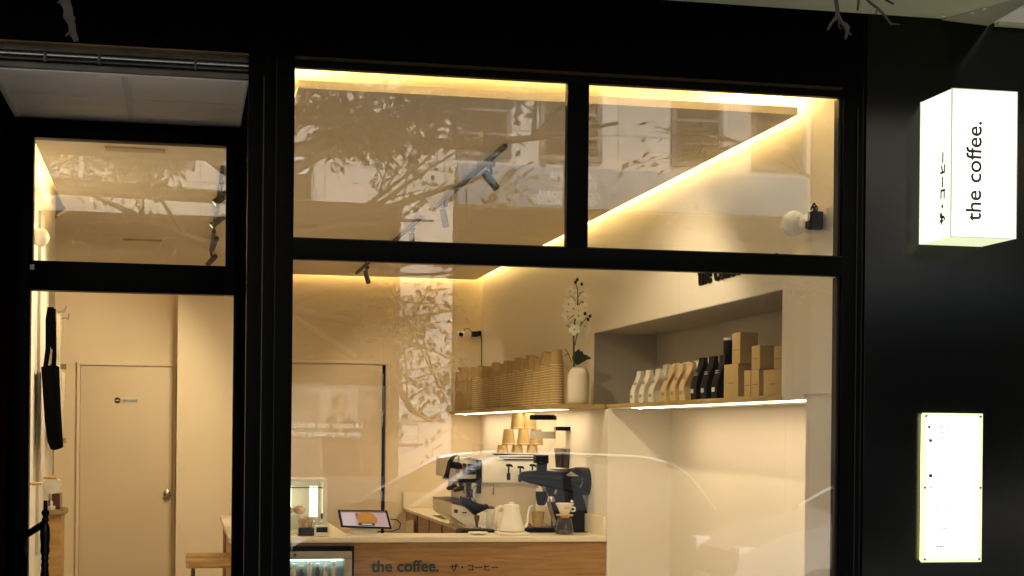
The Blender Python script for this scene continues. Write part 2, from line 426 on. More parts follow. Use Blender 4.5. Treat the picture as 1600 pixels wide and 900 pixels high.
t = thing('sliding_door', 'tall plain tan door with dark gap at its hinge side behind the counter', 'door', (1.25, BY, 0))
b = MB(); b.box(.80, 1.590, BY-.016, BY-.002, 0, 2.12, .003); b.build('door_leaf', 'tan_door_paint', t)
b = MB(); b.box(1.622, 1.655, BY-.03, BY-.001, 0, 2.15, .003); b.box(.78, 1.655, BY-.032, BY-.001, 2.128, 2.152, .003); b.build('frame', 'tan_wall_paint', t)
b = MB(); b.box(1.594, 1.618, BY-.012, BY-.001, .0, 2.12); b.build('gap', 'black_frame', t)
for zz in (2.02, 1.72, 1.05):
    b = MB(); b.box(1.590, 1.600, BY-.022, BY-.013, zz-.10, zz+.03, .002); b.build('hinge', 'steel', t)

# ------------------------------------------------------------------ ceiling fixtures
for i, (pa, pb) in enumerate((((165, 234), (258, 234)), ((193, 376), (253, 376)))):
    a = at_z(pa[0], pa[1], HP-.003); c = at_z(pb[0], pb[1], HP-.003); ym = (a.y+c.y)/2
    t = thing('ceiling_vent', ('slim beige linear vent in the ceiling nearest the door', 'slim beige linear vent deeper in the ceiling over the passage')[i], 'vent', ((a.x+c.x)/2, ym, HP), 'linear vents in the ceiling')
    b = MB(); b.box(a.x, c.x, ym-.05, ym+.05, HP-.008, HP-.001, .002); b.build('frame', 'kraft_paper', t)
    b = MB()
    for k in range(3): b.box(a.x+.012, c.x-.012, ym-.032+k*.024, ym-.02+k*.024, HP-.011, HP-.0085)
    b.build('slats', 'ceiling_paint', t)

def track(label, y0, y1, x, spots):
    t = thing('light_track', label, 'light track', (x, (y0+y1)/2, HP), 'grey spotlight tracks on the ceiling')
    b = MB(); b.box(x-.010, x+.010, y0, y1, HP-.020, HP-.001, .002); b.build('rail', 'zinc', t)
    b = MB(); b.box(x-.006, x+.006, y0+.03, y1-.03, HP-.022, HP-.0202); b.build('slot', 'black_plastic', t)
    for ly, dx, dy, l2, lit in spots:
        h = thing('spotlight', l2, 'spotlight', (x, ly, HP-.03), 'grey cylinder spotlights on the ceiling tracks')
        b = MB(); b.box(x-.012, x+.012, ly-.05, ly+.05, HP-.052, HP-.031, .003); b.build('adapter', 'zinc', h)
        b = MB(); b.tube([(x, ly, HP-.05), (x, ly, HP-.085)], .007); b.build('stem', 'zinc', h)
        d = Vector((dx, dy, -1)).normalized(); c = Vector((x, ly, HP-.115))
        q0 = c-d*.055; q1 = c+d*.075
        b = MB(); b.lathe([(.016, 0), (.0185, .004), (.0185, .098), (.0165, .101), (.015, .090)], q0, 20, d, caps=False)
        b.lathe([(.0, 0), (.016, .001)], q0, 20, d, caps=False); b.build('head', 'zinc', h)
        b = MB(); b.lathe([(.0005, .08), (.0148, .088)], q0, 16, d, caps=False); b.build('lamp', 'spot_face', h)
        ld = bpy.data.lights.new('spot_lamp', 'SPOT'); ld.energy = LAMP_W*lit; ld.color = (1, .77, .47); ld.spot_size = R(105); ld.spot_blend = .6; ld.shadow_soft_size = .03
        lo = bpy.data.objects.new('spot_lamp', ld); COL.objects.link(lo); lo.parent = h
        lo.location = q0 + d*.120 - h.location; lo.rotation_euler = (-d).to_track_quat('Z', 'Y').to_euler()
track('grey ceiling track nearest the window', 1.29, 3.25, 1.365, [
    (1.62, .95, .35, 'spotlight on the nearest track, aimed right', 1.1), (2.95, .25, .25, 'spotlight at the far end of the nearest track', .8)])
track('grey ceiling track in the middle of the shop', 3.68, 5.1, 1.345, [
    (4.05, .1, .1, 'spotlight at the near end of the middle track', .7), (4.9, -.4, -.9, 'spotlight at the far end of the middle track', .6)])
track('grey ceiling track farthest back over the counter', 5.9, 7.1, 1.33, [
    (6.35, .35, .55, 'spotlight over the back counter with its head tipped right', .45)])
track('grey ceiling track over the passage behind the door', 2.2, 5.8, .165, [
    (2.5, -1.2, -.35, 'spotlight seen in the door transom, first from the front', 1.6), (3.4, -1.2, -.35, 'spotlight seen in the door transom, second from the front', 1.6),
    (4.5, -.35, .95, 'spotlight seen in the door transom, aimed at the private door', 2.0), (5.5, -.9, .9, 'spotlight farthest back over the passage, aimed left of the private door', 1.6)])

# ------------------------------------------------------------------ cameras (white balls)
def ball_cam(label, c, r, wall, axis):
    t = thing('security_camera', label, 'camera', c, 'white ball cameras on the walls')
    b = MB(); b.ball(c, r, 24, 16); b.build('body', 'white_enamel', t)
    return t
c = at_y(720, 522, BY-.10); t = ball_cam('white ball camera with dark eye high on the back wall', c, .037, None, None)
b = MB(); b.lathe([(.018, 0), (.017, .006), (.001, .008)], c+Vector((-.004, -.034, -.006)), 18, (-.1, -1, -.15)); b.build('lens', 'black_gloss', t)
b = MB(); b.tube([c+Vector((0, .03, 0)), c+Vector((.02, .075, 0)), c+Vector((.02, .099, 0))], .012); b.build('arm', 'white_plastic', t)
c = at_y(746, 522, BY-.05); t = thing('power_plug', 'black plug with cable beside the ball camera on the back wall', 'plug', c)
b = MB(); b.box(c.x-.045, c.x+.005, BY-.06, BY-.012, c.z-.022, c.z+.022, .006); b.box(c.x+.005, c.x+.035, BY-.05, BY-.012, c.z-.012, c.z+.028, .006); b.build('body', 'black_plastic', t)
b = MB(); b.box(c.x-.05, c.x+.03, BY-.012, BY-.001, c.z-.05, c.z+.03, .004); b.build('socket_plate', 'white_plastic', t)
b = MB(); b.tube([(c.x+.03, BY-.02, c.z+.01), (c.x+.045, BY-.012, c.z-.05), (c.x+.045, BY-.012, c.z-.30), (c.x+.045, BY-.012, c.z-.52)], .004, 6)
b.tube([(c.x-.04, BY-.04, c.z+.01), (c.x-.07, BY-.06, c.z+.04), (c.x-.10, BY-.08, c.z+.045), (c.x-.125, BY-.09, c.z+.02)], .003, 6); b.build('cable', 'black_plastic', t)

c = at_y(1240, 349, .50); c = Vector((WX-.075, .5, c.z)); c = at_x(1240, 349, WX-.085)
t = ball_cam('white ball camera on the right wall above the niche near the window', c, .050, None, None)
b = MB(); c2 = at_x(1263, 350, WX-.045); b.ball(c2, .039, 20, 14); b.build('base', 'matt_white', t)
c3 = at_x(1276, 343, WX-.05)
t = thing('power_plug', 'black plug with looped cable on the right wall beside the ball camera', 'plug', c3)
b = MB(); b.box(c3.x-.03, c3.x+.02, c3.y-.022, c3.y+.022, c3.z-.04, c3.z+.03, .006); b.box(c3.x-.02, c3.x+.03, c3.y+.015, c3.y+.07, c3.z-.03, c3.z+.0, .006); b.build('body', 'black_plastic', t)
b = MB()
for k, (ry, rz) in enumerate(((.018, .022), (-.016, .018), (.004, .03))):
    b.tube([c3+Vector((-.01, ry+.014*math.cos(a), .03+rz*.5+rz*.6*math.sin(a))) for a in [i*math.pi/5 for i in range(10)]], .0032, 6)
b.tube([c3+Vector((.0, .04, .02)), c2+Vector((-.01, -.03, .03)), c2+Vector((0, 0, .038))], .003, 6)
b.build('cable', 'black_plastic', t)
c4 = at_x(1289, 345, WX-.004); b = MB(); b.box(WX-.012, WX-.001, c4.y-.035, c4.y+.055, c4.z-.045, c4.z+.045, .003); b.build('socket_plate', 'white_plastic', t)
c = at_x(62, 371, -.785); c = at_x(63, 371, -.74)
t = ball_cam('pale ball camera on the left wall above the hanging bags', c, .047, None, None)
b = MB(); b.lathe([(.03, 0), (.03, .03)], (-.785, c.y, c.z), 16, (1, 0, 0)); b.build('base', 'matt_white', t)

# lettering on the right wall
t = thing('wall_lettering', 'black raised shop name on the right wall above the niche', 'lettering', (WX, 1.2, 2.29))
a = at_x(1097, 446, WX); 
lettering('the coffee.', (WX-.004, a.y+.03, a.z), (0, -1, 0), (0, 0, 1), .62, .010, 'ink_black', t, .006, 'shop_name')
lettering('ザ・コーヒー', (WX-.004, a.y-.76, a.z), (0, -1, 0), (0, 0, 1), .34, .014, 'ink_black', t, .0, 'second_script')

# ------------------------------------------------------------------ long shelf
t = thing('long_shelf', 'long oak shelf along the right wall, under the cups and through the niche', 'shelf', (WX, 4, 1.70))
b = MB(); b.box(WX+.002, 2.828, NY0+.003, NY1-.002, 1.726, 1.7475, .001); b.box(2.16, WX-.002, 3.50, BY-.003, 1.722, 1.7475, .001)
b.build('board', 'oak_shelf', t)
b = MB(); b.box(WX+.004, 2.80, RY0+.004, RY1-.003, 1.7215, 1.7255); b.build('underside', 'right_wall_paint', t)
strip('shelf_light', 'thin bright light line under the niche shelf', WX+.006, WX+.136, .47, 2.98, 1.7202, 1.7211, 'led_shelf', 'light strip', 'light lines under the shelf')
strip('shelf_light', 'thin bright light line under the shelf of cups', 2.172, 2.302, 3.9, 7.30, 1.7208, 1.7216, 'led_shelf', 'light strip', 'light lines under the shelf')
for Y, X in ((2.95, WX+.05), (7.15, 2.23)):
    b = MB(); b.lathe([(.012, 0), (.012, .005)], (X, Y, 1.715), 12); 
    tag(b.build('shelf_spot', 'led_shelf'), 'small bright spot light at the far end of the light line, %s' % ('under the niche' if X > 2.4 else 'under the cups'), 'light')

# ------------------------------------------------------------------ paper cups in nested columns
def cup_mesh():
    b = MB(); b.lathe([(.0, .098), (.0285, .098), (.0285, .100), (.0300, .0995), (.0412, .0105), (.0440, .0095), (.0448, .0075), (.0440, .0055), (.0395, .0050), (.0395, .0)], (0, 0, 0), 18, caps=False)
    return b
cb = cup_mesh(); cup0 = cb.build('paper_cup', 'cup_kraft', local=True, smooth=50)
cup0.data.materials.append(MATS['cup_rim'])
for f in cup0.data.polygons:
    if .004 < min(cup0.data.vertices[v].co.z for v in f.vertices) and max(cup0.data.vertices[v].co.z for v in f.vertices) < .0106: f.material_index = 1
STEP = .0158; NCUP = 16; NCOL = 23
col_y = [3.86 + i*(7.36-3.86)/(NCOL-1) for i in range(NCOL)]
first = True; FULL = 18
ORD = ['first', 'second', 'third', 'fourth', 'fifth', 'sixth', 'seventh', 'eighth', 'ninth', 'tenth', 'eleventh', 'twelfth', 'thirteenth', 'fourteenth', 'fifteenth', 'sixteenth', 'seventeenth', 'eighteenth', 'nineteenth']
ordn = ['first', 'second', 'third', 'fourth', 'fifth', 'sixth', 'seventh', 'eighth', 'ninth', 'tenth', 'eleventh', 'twelfth', 'thirteenth', 'fourteenth', 'fifteenth', 'sixteenth', 'seventeenth', 'eighteenth']
for i in range(FULL):
    jx, jy = random.uniform(-.006, .006), random.uniform(-.008, .008); n_ = NCUP - random.choice((0, 0, 1, 1, 2))
    lean = (random.uniform(-.0006, .0006), random.uniform(-.0004, .0004))
    for k in range(n_):
        c = cup0 if first else cup0.copy()
        if not first: COL.objects.link(c)
        first = False
        c.location = (2.222+jx+lean[0]*k, col_y[i]+jy+lean[1]*k, 1.748+k*STEP)
        c.rotation_euler = (0, 0, random.uniform(0, 6.28))
        c['category'] = 'cup'; c['group'] = 'kraft paper cups nested in columns on the shelf'
        c['label'] = ('topmost kraft paper cup of the %s column from the vase' % ordn[i]) if k == n_-1 else ('kraft paper cup %s from the bottom in the %s column from the vase' % (ORD[k], ordn[i]))
b = MB()
for i in range(FULL, NCOL):
    jx = random.uniform(-.006, .006); n_ = NCUP - random.choice((0, 0, 1, 1, 2))
    for k in range(n_):
        b.lathe([(.0, .098), (.0285, .098), (.0285, .100), (.0300, .0995), (.0412, .0105), (.0440, .0095), (.0448, .0075), (.0440, .0055), (.0395, .0050), (.0395, .0)], (2.222+jx, col_y[i], 1.748+k*STEP), 14, caps=False)
o = b.build('paper_cups', 'cup_kraft', smooth=50); tag(o, 'kraft paper cups in the farthest nested columns on the shelf', 'cups'); o['kind'] = 'stuff'
b = MB(); p = Vector((2.222, 7.24, 1.748+NCUP*STEP+.085)); b.box(p.x-.035, p.x+.035, p.y-.04, p.y+.04, p.z, p.z+.02, .002)
tag(b.build('cup_lid_box', 'kraft_box'), 'small flat kraft box lying on top of the farthest cups', 'box')

# ------------------------------------------------------------------ vase and orchid
vc = Vector((2.30, 3.66, 1.748))
b = MB(); b.lathe([(.050, 0), (.062, .006), (.067, .03), (.067, .165), (.064, .185), (.052, .205), (.044, .212), (.044, .222), (.040, .222), (.040, .12), (.0, .12)], vc, 56, caps=False, flute=.035)
tag(b.build('vase', 'ceramic', smooth=80), 'pale ribbed ceramic vase on the shelf beside the cups', 'vase')
t = thing('orchid', 'artificial white orchid with two dark leaves standing in the ribbed vase', 'flower', vc+Vector((0, 0, .2)))
def vp(x, y): p = at_y(x, y, 3.66); return p
main = [vp(897, 590), vp(897, 560), vp(896, 520), vp(900, 490), vp(903, 470), vp(902, 450), vp(899, 441)]
side = [vp(898, 540), vp(904, 512), vp(912, 502), vp(918, 494)]
b = MB(); b.tube(main, [.006, .006, .005, .004, .003, .0025, .002], 8); b.tube(side, [.003, .003, .002, .002], 6)
for q in ((899, 470, 891, 462), (903, 480, 910, 470), (900, 492, 888, 500), (896, 520, 885, 508), (903, 465, 912, 455), (918, 494, 913, 490), (914, 500, 921, 498)):
    b.tube([vp(q[0], q[1]), vp((q[0]+q[2])/2, (q[1]+q[3])/2-2), vp(q[2], q[3])], .0018, 5)
b.build('stem', 'stem_green', t)
for (x, y) in ((899, 441), (909, 444), (914, 490), (919, 499), (922, 494), (902, 437)):
    b = MB(); b.ball(vp(x, y), .009, 10, 8, (1, 1, 1.25)); b.build('bud', 'bud', t)
for i, (x, y, r_) in enumerate(((891, 455, .030), (907, 458, .026), (887, 476, .033), (896, 482, .032), (911, 472, .030), (889, 494, .034), (902, 494, .028), (899, 508, .034), (908, 504, .032), (915, 510, .030), (904, 519, .034), (897, 515, .030), (908, 526, .026), (886, 487, .026))):
    c = vp(x, y) + Vector((0, random.uniform(-.03, .03), 0)); b = MB(); r_ *= 1.22
    face = Vector((random.uniform(-.5, .3), -1, random.uniform(-.4, .3))).normalized(); u = face.orthogonal().normalized(); v = face.cross(u); ph = random.uniform(0, 6)
    for k in range(5):
        a = ph+k*2*math.pi/5; d = u*math.cos(a)+v*math.sin(a); wd = r_*(1.1 if k % 2 else .8)
        sdv = face.cross(d); tip = c+d*r_+face*.006
        vs = [b.bm.verts.new(q) for q in (c, c+d*r_*.5+sdv*wd*.48+face*.004, tip+sdv*wd*.25, tip-sdv*wd*.25, c+d*r_*.5-sdv*wd*.48+face*.004)]
        b.bm.faces.new(vs)
    f = b.build('blossom', 'petal', t, smooth=60)
    b = MB(); b.ball(c+face*.006, .006, 8, 6); b.build('core', 'petal_core', f)
def bigleaf(parent, base, tip, wdt, drop):
    b = MB(); base = Vector(base); tip = Vector(tip); n = 8; L = tip-base; sdv = L.cross(Vector((0, 1, .2))).normalized(); pr = None
    for i in range(n+1):
        s_ = i/n; c = base+L*s_+Vector((0, 0, drop*math.sin(math.pi*s_))); ww = wdt*math.sin(math.pi*(.08+.92*s_)**.8)*.5 + .001
        ring = [b.bm.verts.new(c+sdv*ww), b.bm.verts.new(c+Vector((0, .004, -.004))), b.bm.verts.new(c-sdv*ww)]
        if pr:
            b.bm.faces.new((pr[0], pr[1], ring[1], ring[0])); b.bm.faces.new((pr[1], pr[2], ring[2], ring[1]))
        pr = ring
    b.build('leaf', 'leaf_green', parent, smooth=60)
bigleaf(t, vp(900, 568), vp(924, 560), .045, .02); bigleaf(t, vp(898, 566), vp(905, 545), .05, .0); bigleaf(t, vp(899, 567), vp(911, 549), .05, .012)
b = MB(); b.tube([vp(893, 566), vp(888, 552), vp(883, 545)], .0022, 5); b.tube([vp(888, 552), vp(882, 556)], .0018, 5); b.build('twig', 'bud', t)

# ------------------------------------------------------------------ niche: coffee bags and boxes
def coffee_bag(name, label, Y, X, m_, h=.185, wd=.075, lean=.0, grp=None):
    """gusseted bag standing on the shelf, its broad front turned to the shop (-X), narrow side to the window"""
    t = thing(name, label, 'coffee bag', (X, Y, 1.748), grp)
    b = MB(); n = 9
    n = 14; rows = []
    for i in range(n+1):
        s_ = i/n
        if s_ < .55: th = .030 + .004*math.sin(s_*6); dx = -.010*s_
        else: th = .029-.020*min(1, (s_-.55)/.35); dx = -.006 - .02*(s_-.55)
        z_ = h*s_; ww = wd*(.5 + .02*math.sin(s_*5)); x_ = X+dx+lean*s_ ; u2 = max(0, min(1, (s_-.3)/.5)); wob = .006*math.sin(s_*7+Y*5)-.060*u2*u2*(3-2*u2)
        rows.append([b.bm.verts.new((x_-th+.0, Y-ww+wob, 1.748+z_)), b.bm.verts.new((x_-th*1.1, Y+wob, 1.748+z_)), b.bm.verts.new((x_-th, Y+ww+wob, 1.748+z_)),
                     b.bm.verts.new((x_+th, Y+ww+wob, 1.748+z_)), b.bm.verts.new((x_+th*1.1, Y+wob, 1.748+z_)), b.bm.verts.new((x_+th, Y-ww+wob, 1.748+z_))])
    for a, c in zip(rows, rows[1:]):
        for k in range(6): b.bm.faces.new((a[k], a[(k+1) % 6], c[(k+1) % 6], c[k]))
    b.bm.faces.new(rows[0][::-1]); b.bm.faces.new(rows[-1])
    b.build('body', m_, t, smooth=30)
    lm = 'label_pale' if m_ == 'black_paper' else 'label_grey'
    b = MB()
    xs = X-.036-.006*.6+lean*.6
    b.box(xs-.003, xs-.001+.004, Y-.022-.04, Y+.022-.04, 1.748+h*.58, 1.748+h*.60); b.box(xs-.003, xs+.003, Y-.022-.043, Y+.022-.043, 1.748+h*.63, 1.748+h*.645)
    b.box(X-.0385, X-.0365, Y-.02, Y+.02, 1.748+h*.16, 1.748+h*.26)
    b.build('print', lm, t); return t
for i, (x, mt, gl, lb) in enumerate((
    (987, 'white_paper', 'white coffee bags in the niche', 'white coffee bag farthest left in the niche'), (1001, 'white_paper', 'white coffee bags in the niche', 'white coffee bag between two other white bags'),
    (1016, 'white_paper', 'white coffee bags in the niche', 'white coffee bag standing next to the kraft ones'),
    (1036, 'kraft_paper', 'kraft coffee bags in the niche', 'kraft coffee bag standing next to the white bags'), (1050, 'kraft_paper', 'kraft coffee bags in the niche', 'kraft coffee bag between two other kraft bags'),
    (1064, 'kraft_paper', 'kraft coffee bags in the niche', 'kraft coffee bag standing next to the black ones'),
    (1082, 'black_paper', 'black coffee bags in the niche', 'black coffee bag next to the kraft bags'), (1098, 'black_paper', 'black coffee bags in the niche', 'black coffee bag between two other black bags'),
    (1115, 'black_paper', 'black coffee bags in the niche', 'black coffee bag right beside the cardboard boxes'))):
    X = 2.482; Y = at_x(x, 615, X-.03).y
    h = .178 if mt == 'white_paper' else (.19 if mt == 'kraft_paper' else .205)
    coffee_bag('coffee_bag', lb, Y, X+.005, mt, h, .085 if i != 8 else .08, .012, gl)
for i, x in enumerate((1044, 1060, 1076, 1094, 1112)):
    Y = at_x(x, 600, 2.62).y; coffee_bag('coffee_bag', 'white coffee bag in the back row, %s from the left' % ordn[i], Y+.08, 2.63, 'white_paper', .215, .08, 0, 'white coffee bags in the back row of the niche')
def kbox(label, x0, x1, ytop, ybot, depth=.12, X=2.455, y1c=None, grp='kraft boxes in the niche'):
    """cardboard box: px x0..x1 is the face turned to the shop"""
    Yf = at_x(x0, ybot, X).y; Yn = at_x(x1, ybot, X).y
    z1 = at_x(x0, ytop, X).z; z0 = at_x(x0, ybot, X).z
    return X, Yn, Yf, z0, z1
def add_box(label, x0, x1, ytop, z0, depth, X=2.455):
    Yf = at_x(x0, 600, X).y; Yn = at_x(x1, 600, X).y; z1 = at_x((x0+x1)/2, ytop, X).z
    t = thing('cardboard_box', label, 'box', (X+depth/2, (Yf+Yn)/2, z0), 'kraft boxes in the niche')
    b = MB(); b.box(X, X+depth, Yn, Yf, z0, z1, .0015); bd = b.build('carton', 'kraft_box', t)
    b = MB(); b.box(X-.001, X+.0005, (Yn+Yf)/2-.03, (Yn+Yf)/2+.03, z0+(z1-z0)*.42, z0+(z1-z0)*.45)
    b.build('print', 'handle_wood', t)
    b = MB(); b.box(X+depth*.5-.002, X+depth*.5+.002, Yn-.0008, Yf+.0008, z1-.001, z1+.0006); b.build('flap_seam', 'handle_wood', t)
    return z1
zs = 1.748
za = add_box('wide kraft box on the shelf right beside the black bags', 1131, 1153, 569, zs, .09)
add_box('tall kraft box standing on the wide box, highest of all', 1143.5, 1156, 520, za+.001, .085)
zb = add_box('narrow kraft box on the shelf, left one of the touching pair', 1162.5, 1172.5, 579, zs, .09)
zc = add_box('narrow kraft box on the shelf, right one of the touching pair', 1173.5, 1185.5, 577, zs, .09)
add_box('kraft box standing on top of the narrow pair', 1174, 1187, 540, zc+.001, .075)
zd = add_box('wide kraft box on the shelf nearest the window', 1193, 1221, 577, zs, .09)
add_box('kraft box standing on the box nearest the window', 1209, 1221, 541, zd+.001, .08)
for i, (x, yt, zbase) in enumerate(((1139.5, 528, za), (1170, 547, zb+.0), (1203, 548, zd))):
    p = at_x(x, yt, 2.53); t = thing('coffee_tin', 'dark tin with pale lid standing %s' % ('left of the tallest box', 'left of the box on the narrow pair', 'between the two boxes nearest the window')[i], 'tin', (p.x, p.y, zbase+.001), 'dark tins among the boxes')
    b = MB(); b.lathe([(.026, 0), (.028, .003), (.028, p.z-zbase-.012)], (p.x, p.y, zbase+.001), 18); b.build('body', 'black_paper', t)
    b = MB(); b.lathe([(.029, 0), (.029, .010), (.026, .013)], (p.x, p.y, p.z-.012), 18); b.build('lid', 'label_pale', t)
    b = MB(); b.box(p.x-.029, p.x-.0275, p.y-.015, p.y+.015, zbase+.045, zbase+.055); b.build('print', 'label_pale', t)

# ------------------------------------------------------------------ counters
CF, CT = 3.45, .974
t = thing('service_counter', 'oak fronted counter with pale stone top and the shop name on it', 'counter', (1.4, CF, 0))
b = MB(); b.box(.248, WX-.002, CF-.004, 3.80, CT-.030, CT, .002); b.box(.248, .93, 3.80, 5.82, CT-.030, CT, .002); b.build('top', 'quartz', t)
b = MB(); b.box(.272, WX-.003, CF+.012, 3.78, .0, CT-.031); b.build('front', 'oak_front', t)
b = MB(); b.box(.276, .90, 3.782, 5.2, .0, CT-.031); b.build('side', 'beech', t)
b = MB(); b.box(.270, .90, 5.2, 5.8, .0, CT-.031); b.build('end_panel', 'red_wood', t)
a = at_y(580, 893, CF); c = at_y(686, 893, CF)
lettering('the coffee.', (a.x, CF+.011, a.z-.002), (1, 0, 0), (0, 0, 1), c.x-a.x, .004, 'ink_green', t, .022, 'shop_name')
a = at_y(704, 892, CF); c = at_y(779, 892, CF)
lettering('ザ・コーヒー', (a.x, CF+.011, a.z), (1, 0, 0), (0, 0, 1), c.x-a.x, .003, 'ink_black', t, .008, 'second_script')
WT = .945
t = thing('work_counter', 'pale stone work counter with oak doors running back along the right wall', 'counter', (2.1, 5.6, 0))
b = MB(); b.box(1.775, WX-.002, 3.82, BY-.003, WT-.022, WT, .002); b.build('top', 'quartz', t)
b = MB(); b.box(1.80, WX-.002, 3.83, BY-.003, 0, WT-.023); b.build('cabinet', 'oak_front', t)
b = MB(); b.box(1.775, WX-.02, BY-.022, BY-.001, WT+.001, 1.068, .001); b.box(WX-.018, WX-.001, 3.47, BY-.023, WT+.03, 1.085, .001); b.build('upstand', 'quartz', t)
for y0 in (4.4, 5.0, 5.6, 6.2, 6.8):
    b = MB(); b.box(1.796, 1.7995, y0, y0+.012, .1, WT-.03); b.build('door_gap', 'black_frame', t)
p = at_y(706, 797, 5.6)
b = MB(); b.box(1.83, 2.36, 5.75, 6.25, WT+.0005, WT+.004); b.build('sink', 'black_plastic', t)
t = thing('kitchen_towel', 'pale folded towel hanging at the side of the work counter', 'towel', (1.77, 6.2, .6))
b = MB(); b.prism([at_x(634, 814, 1.77), at_x(645, 812, 1.77), at_x(645, 845, 1.77), at_x(634, 845, 1.77)], (.012, 0, 0), .002); b.build('cloth', 'canvas', t)

# ------------------------------------------------------------------ espresso machine
ME = 4.55
def M_(x, y, Y=ME): return at_y(x, y, Y)
def pbox(b, x0, y0, x1, y1, Y0, Y1, bev=.002):
    a = at_y(x0, y1, Y0); c = at_y(x1, y0, Y0); b.box(a.x, c.x, Y0, Y1, a.z, c.z, bev)
t = thing('espresso_machine', 'white espresso machine with black trim seen from its end on the work counter', 'espresso machine', (2.05, 5.0, WT))
b = MB(); pbox(b, 753, 720.5, 852, 754, ME, ME+.86, .006)
b.prism([M_(727, 713), M_(753, 709), M_(850, 708), M_(850, 720), M_(753, 720), M_(746, 718)], (0, .09, 0)); b.build('body', 'white_enamel', t)
b = MB(); pbox(b, 745, 719, 752.5, 771, ME-.004, ME+.87, .002); pbox(b, 729, 756, 736, 798, ME+.02, ME+.06, .001); b.build('corner_trim', 'black_gloss', t)
b = MB(); pbox(b, 737, 755, 745, 800, ME+.02, ME+.84, .002); pbox(b, 712, 716, 745, 748, ME+.03, ME+.86, .004); pbox(b, 720, 748, 745, 754, ME+.05, ME+.8, .002); b.build('front_panel', 'white_plastic', t)
b = MB()
for x0, x1, y0, y1 in ((723, 729, 724, 742), (731, 744, 725, 732), (727, 743, 734, 741)): pbox(b, x0, y0, x1, y1, ME+.02, ME+.031, .002)
pbox(b, 716, 748, 744, 754, ME+.03, ME+.06, .001); b.build('control_panel', 'black_gloss', t)
b = MB(); pbox(b, 720, 727, 725, 733, ME+.012, ME+.02, .001); b.build('red_display', 'red_plastic', t)
b = MB(); pbox(b, 742, 762, 838, 838, ME+.01, ME+.5, .004); b.build('side_panel', 'panel_shade_tan', t)
b = MB(); pbox(b, 748, 754, 842, 763, ME+.03, ME+.8, .002); b.build('splash_panel', 'ceramic', t)
for k in range(3):
    b = MB(); pbox(b, 770+k*8, 708.2+k*4-.6, 838, 709.6+k*4-.6, ME-.010, ME+.002, .001); b.build('rail', 'white_enamel', t)
    b = MB(); pbox(b, 772+k*8, 710.4+k*4-.6, 838, 711.4+k*4-.6, ME-.006, ME-.0005, .0005); b.build('rail_shadow_gap', 'black_plastic', t)
for (x, y) in ((795, 727), (813, 730), (832, 727)):
    a = M_(x, y, ME-.05); f = MB(); f.box(a.x-.017, a.x+.017, ME-.06, ME-.035, a.z-.008, a.z+.008, .004); f.tube([a+Vector((.016, 0, .002)), a+Vector((.024, 0, -.012))], .006, 6)
    f.tube([a, a+Vector((0, .005, -.075))], .0055, 8); f.tube([a+Vector((0, .005, -.05)), a+Vector((0, .005, -.095))], .012, 10); f.build('steam_lever', 'black_plastic', t)
# drip base in front of the groups, its white box turned to the barista
b = MB(); pts = [M_(706, 786), M_(733, 793), M_(746, 800), M_(746, 826), M_(732, 824), M_(706, 806)]; b.prism(pts, (0, .8, 0), .002)
pbox(b, 733, 800, 800, 836, ME+.0, ME+.8, .003); b.build('drip_base', 'white_enamel', t)
b = MB(); b.prism([M_(706, 784.5), M_(735, 783.5), M_(772, 792), M_(772, 796), M_(733, 794), M_(706, 787)], (0, .8, 0)); b.build('drip_grille', 'handle_wood', t)
b = MB(); pbox(b, 709.5, 796, 715.5, 801.5, ME-.004, ME+.0, .0005); pbox(b, 722, 800, 729, 802, ME-.004, ME+.0, .0005); b.build('badge', 'brown_lacquer', t)
b = MB(); a = M_(729, 760, ME+.12)
for dy in (.12, .42, .7):
    c = M_(731, 757, ME+.1); c = Vector((c.x, ME+dy, c.z)); b.lathe([(.030, .01), (.033, -.02), (.033, -.05), (.026, -.055)], c, 18)
b.build('group_heads', 'steel', t)
for k, (x0, y0, x1, y1, dy) in enumerate(((737, 757, 698, 763, .42), (740, 759, 708, 766, .12))):
    A = M_(x0, y0, ME+dy); B = M_(x1, y1, ME+dy-.02)
    h = thing('portafilter', ('portafilter with dark wooden handle in the far group', 'portafilter with dark wooden handle in the near group')[k], 'portafilter', A, 'portafilters in the espresso machine')
    b = MB(); d = (B-A); b.tube([A, A+d*.25, A+d*.4, A+d*.7, A+d*.93, B], [.006, .007, .012, .0165, .0145, .008], 12); b.build('handle', 'handle_wood', h)
    b = MB(); b.lathe([(.032, 0), (.034, -.03), (.02, -.04), (.012, -.058)], A+Vector((.02, 0, .002)), 18); b.tube([A, A+d*.2], .006); b.build('basket', 'steel', h)
# steam wand with black curved grip
b = MB(); b.tube([M_(717, 709), M_(709, 713), M_(703, 722), M_(700, 734), M_(697, 747)], [.004, .012, .016, .014, .018], 12); b.build('lever_grip', 'black_gloss', t)
b = MB(); b.lathe([(.018, 0), (.022, .01), (.022, .06), (.014, .075)], M_(704, 726), 16, (1, .1, -.15)); b.build('valve', 'black_plastic', t)
b = MB(); b.tube([M_(717, 712), M_(717, 732), M_(716, 742)], .004, 8); b.tube([M_(746, 757, ME-.01), M_(733, 770, ME-.01), M_(731, 790, ME-.01)], .004, 8); b.tube([M_(737, 765, ME), M_(738, 775, ME), M_(744, 785, ME)], .003, 8); b.tube([M_(771, 755), M_(771, 772)], [.003, .005], 8); b.build('steam_wand', 'steel', t)
for (x, y) in ((724, 838), (838, 838)):
    pass
